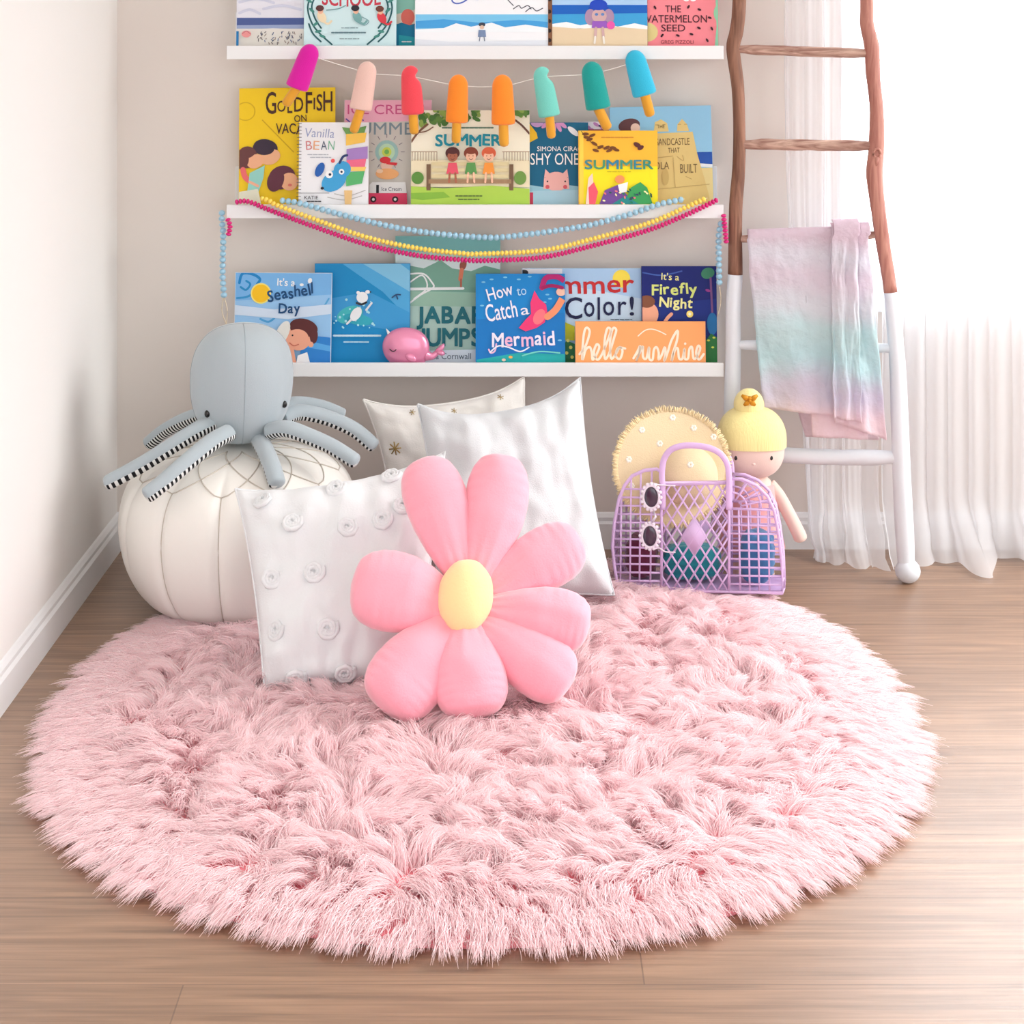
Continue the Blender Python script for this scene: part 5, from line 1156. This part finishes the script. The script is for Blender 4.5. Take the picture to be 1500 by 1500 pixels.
def curtain(label, pxl, pxr, seed, hem, dens, nf, left_in=0):
    g = MB(); Xl, Xr = (pxl-VX)*CY/F, (pxr-VX)*CY/F; NU, NV = 260, 90
    ztop = 2.2
    def fn(u, v):
        z = ztop*(1-v); hang = 1-v
        x = Xl+(Xr-Xl)*u
        if left_in: x += left_in*max(0, 0.25-u)/0.25*max(0, (0.95-z))**1.6
        f1 = math.sin(u*nf*2*math.pi+1.2*math.sin(u*9+seed)+0.5*noise.noise(Vector((z*1.2, u*3, seed)))*3)
        amp = 0.010+0.006*noise.noise(Vector((u*5, seed, 0)))
        y = CY-0.012+amp*f1+0.004*noise.noise(Vector((u*40, z*1.5, seed)))
        x += 0.006*math.cos(u*nf*2*math.pi)+0.004*noise.noise(Vector((u*8, z*3, seed+4)))
        h = hem(u)
        if z < 0.14:      # the extra length folds forward and lies on the floor
            k = (0.14-z)/0.14; f = (k**1.8)
            y -= h*f*(0.9+0.3*noise.noise(Vector((u*9, k*2, seed)))); z = max(0.003+0.004*(1+noise.noise(Vector((u*20, k*6, seed)))), (0.14-h*0.35*0)*(1-k)**1.2*(0.14/0.14))
            z += 0.030*math.sin(k*math.pi)*(0.5+0.5*noise.noise(Vector((u*11, seed, k))))*min(1, h*8)
            x += 0.018*noise.noise(Vector((u*6, k*3, seed+9)))*k
        y = min(y, YW-0.019)
        return Vector((x, y, z))
    g.grid(fn, NU, NV)
    m = sheer('sheer_voile_%d' % int(dens*100), dens)
    o = g.build('sheer_curtain', m, None)
    lo = Vector(((Xl+Xr)/2, CY, 0)); o.data.transform(Matrix.Translation(-lo)); o.location = lo
    props(o, label, 'curtain', 'sheer curtains at the window')
curtain('white sheer curtain hanging behind the ladder, left of the window', 1146, 1280, 2.0, lambda u: 0.05+0.10*u, 0.60, 5, left_in=0.10)
curtain('white sheer curtain in front of the bright window, right of the ladder', 1285, 1760, 5.0, lambda u: 0.14-0.2*u if u < 0.2 else 0.12+0.06*math.sin(u*30), 0.74, 15)
t = thing('curtain_rod', (P(1140, 0, CY).x, CY, 2.2), 'white curtain rod above the window carrying both sheer curtains', 'curtain rod')
MB().tube([(0.55, CY, 2.205), (2.4, CY, 2.205)], 0.010, 14).build('rod', m_white, t)
g = MB(); g.box((0.60, CY, 2.198), (0.62, YW-0.0005, 2.212)); g.box((2.3, CY, 2.198), (2.32, YW-0.0005, 2.212)); g.build('bracket', m_white, t, smooth=False)
g = MB(); g.ell((0.545, CY, 2.205), 0.018); g.build('finial', m_white, t)

# ---------------------------------------------------------------- rug
RC = Vector((-0.054, 3.142)); RX, RY, RE = 0.768, 0.845, 2.15
t = thing('rug', (RC.x, RC.y, 0), 'round fluffy pale pink shag rug on the wooden floor', 'rug')
m_rb = mat('rug_backing', (244, 150, 160), 0.95)
def rr(th):
    c, s2 = math.cos(th), math.sin(th); return (abs(c/RX)**RE+abs(s2/RY)**RE)**(-1/RE)
g = MB(); NT = 120; vs = [Vector((RC.x, RC.y, 0.010))]; fs = []
rings = [0.2, 0.4, 0.6, 0.8, 0.93, 0.955, 0.955]
for i, k in enumerate(rings):
    for j in range(NT):
        th = 2*math.pi*j/NT; r = rr(th)*k; z = 0.010 if i < 4 else (0.009 if i == 4 else (0.006 if i == 5 else 0.0005))
        vs.append(Vector((RC.x+r*math.cos(th), RC.y+r*math.sin(th), z)))
for j in range(NT): fs.append((0, 1+j, 1+(j+1) % NT))
for i in range(len(rings)-1):
    for j in range(NT): fs.append((1+i*NT+j, 1+(i+1)*NT+j, 1+(i+1)*NT+(j+1) % NT, 1+i*NT+(j+1) % NT))
fs.append(tuple(1+(len(rings)-1)*NT+j for j in range(NT))[::-1])
g.add(vs, fs); g.build('backing', m_rb, t)
# fur strands
RS = np.random.RandomState(11)
sp = 0.0215
gx, gy = np.meshgrid(np.arange(-0.9, 0.9, sp), np.arange(-0.9, 0.9, sp)); cl = np.stack([gx.ravel(), gy.ravel()], 1)+RS.uniform(-0.5, 0.5, (gx.size, 2))*sp
th = np.arctan2(cl[:, 1], cl[:, 0]); rad = np.hypot(cl[:, 0], cl[:, 1])
rmax = (np.abs(np.cos(th)/RX)**RE+np.abs(np.sin(th)/RY)**RE)**(-1/RE)
kr = rad/rmax
keep = kr < 0.965
cl, th, rad, kr = cl[keep], th[keep], rad[keep], kr[keep]
wx_, wy_ = cl[:, 0]+RC.x, cl[:, 1]+RC.y
def skip(x, y):
    if (x-PC.x)**2+(y-PC.y)**2 < 0.165**2: return True
    v = Vector((x, y, 0))-Vector((FA.x, FA.y, 0)); a = v.dot(dirx); b_ = v.dot(dep)
    return 0.006 < a < 0.34 and 0.012 < b_ < DEP
keep = np.array([not skip(x, y) for x, y in zip(wx_, wy_)])
cl, th, rad, kr, wx_, wy_ = cl[keep], th[keep], rad[keep], kr[keep], wx_[keep], wy_[keep]
nc = len(cl)
fl = np.array([noise.noise(Vector((x*2.6, y*2.6, 1.3))) for x, y in zip(wx_, wy_)]); f2 = np.array([noise.noise(Vector((x*7.5, y*7.5, 7.7))) for x, y in zip(wx_, wy_)]); f3 = np.array([noise.noise(Vector((x*11, y*11, 21.0))) for x, y in zip(wx_, wy_)])
ang = 3.6*fl*math.pi+1.7*f2*math.pi+RS.normal(0, 0.35, nc)+math.radians(-60)
edge = np.clip((kr-0.72)/0.2, 0, 1)
dx_, dy_ = np.cos(ang)*(1-edge)+np.cos(th)*edge*1.6, np.sin(ang)*(1-edge)+np.sin(th)*edge*1.6
nn_ = np.hypot(dx_, dy_)+1e-6; dx_, dy_ = dx_/nn_, dy_/nn_
Lc = RS.uniform(0.050, 0.068, nc)*(1-0.15*edge)
lean = np.clip(0.92+0.30*f3*2+RS.normal(0, 0.14, nc), 0.35, 1.35)*(1-edge)+edge*(1.22+0.08*RS.normal(0, 1, nc))
HPC = 58; PTS = 6
tot = nc*HPC
ci = np.repeat(np.arange(nc), HPC)
off = RS.normal(0, 0.0088, (tot, 2)); root = cl[ci]+off
thr = np.arctan2(root[:, 1], root[:, 0]); rmr = (np.abs(np.cos(thr)/RX)**RE+np.abs(np.sin(thr)/RY)**RE)**(-1/RE); kk = np.hypot(root[:, 0], root[:, 1])/rmr
root *= np.where(kk > 0.955, 0.955/kk, 1.0)[:, None]
z0 = np.where(np.minimum(kk, 0.955) > 0.93, 0.006, 0.013)
L1 = Lc[ci]*RS.uniform(0.78, 1.08, tot); le = lean[ci]+RS.normal(0, 0.10, tot)
d2 = np.stack([dx_[ci], dy_[ci]], 1)+RS.normal(0, 0.13, (tot, 2))
hor = (L1*np.sin(le))[:, None]*d2; conv = -off*0.62
tip = root+hor+conv; tz = z0+L1*np.cos(le)*0.80
ez = edge[ci]; tz = np.maximum(tz*(1-0.75*ez)+0.002*ez+RS.uniform(0, 0.006, tot)*ez, 0.0025)
ctl = root+hor*0.28+conv*0.5; cz = z0+L1*(0.50*np.cos(le)+0.24)*(1-0.15*ez)
curl = RS.normal(0, 0.0022, (tot, 2))
pos = np.zeros((tot, PTS, 3), dtype=np.float32)
for k in range(PTS):
    s2 = k/(PTS-1); a, b_, c_ = (1-s2)**2, 2*s2*(1-s2), s2*s2
    xy = root*a+ctl*b_+tip*c_+curl*math.sin(s2*math.pi*1.5)
    pos[:, k, 0:2] = xy; pos[:, k, 2] = z0*a+cz*b_+tz*c_
hc_ = bpy.data.hair_curves.new('fur_pile'); hc_.add_curves([PTS]*tot)
hc_.position_data.foreach_set('vector', pos.reshape(-1)) if hasattr(hc_, 'position_data') else hc_.attributes['position'].data.foreach_set('vector', pos.reshape(-1))
ra_ = hc_.attributes.get('radius') or hc_.attributes.new('radius', 'FLOAT', 'POINT')
ra_.data.foreach_set('value', np.tile(np.array([0.00050, 0.00052, 0.00050, 0.00044, 0.00034, 0.00012], dtype=np.float32), tot))
fm = bpy.data.materials.new('pink_shag_fibre'); fm.use_nodes = True; nt = fm.node_tree; N = nt.nodes; b_ = N['Principled BSDF']
hi = N.new('ShaderNodeHairInfo'); rp = N.new('ShaderNodeValToRGB'); rp.color_ramp.elements[0].color = lin(FUR1); rp.color_ramp.elements[1].color = lin(FUR2)
nt.links.new(hi.outputs['Random'], rp.inputs[0]); nt.links.new(rp.outputs[0], b_.inputs['Base Color']); b_.inputs['Roughness'].default_value = 0.45; b_.inputs['Specular IOR Level'].default_value = 0.25
tl = N.new('ShaderNodeBsdfTranslucent'); nt.links.new(rp.outputs[0], tl.inputs[0]); ms = N.new('ShaderNodeMixShader'); ms.inputs[0].default_value = 0.35
nt.links.new(b_.outputs[0], ms.inputs[1]); nt.links.new(tl.outputs[0], ms.inputs[2]); nt.links.new(ms.outputs[0], N['Material Output'].inputs[0])
hc_.materials.append(fm)
fo = bpy.data.objects.new('fur_pile', hc_); C.objects.link(fo); fo.parent = t; fo['kind'] = 'stuff'
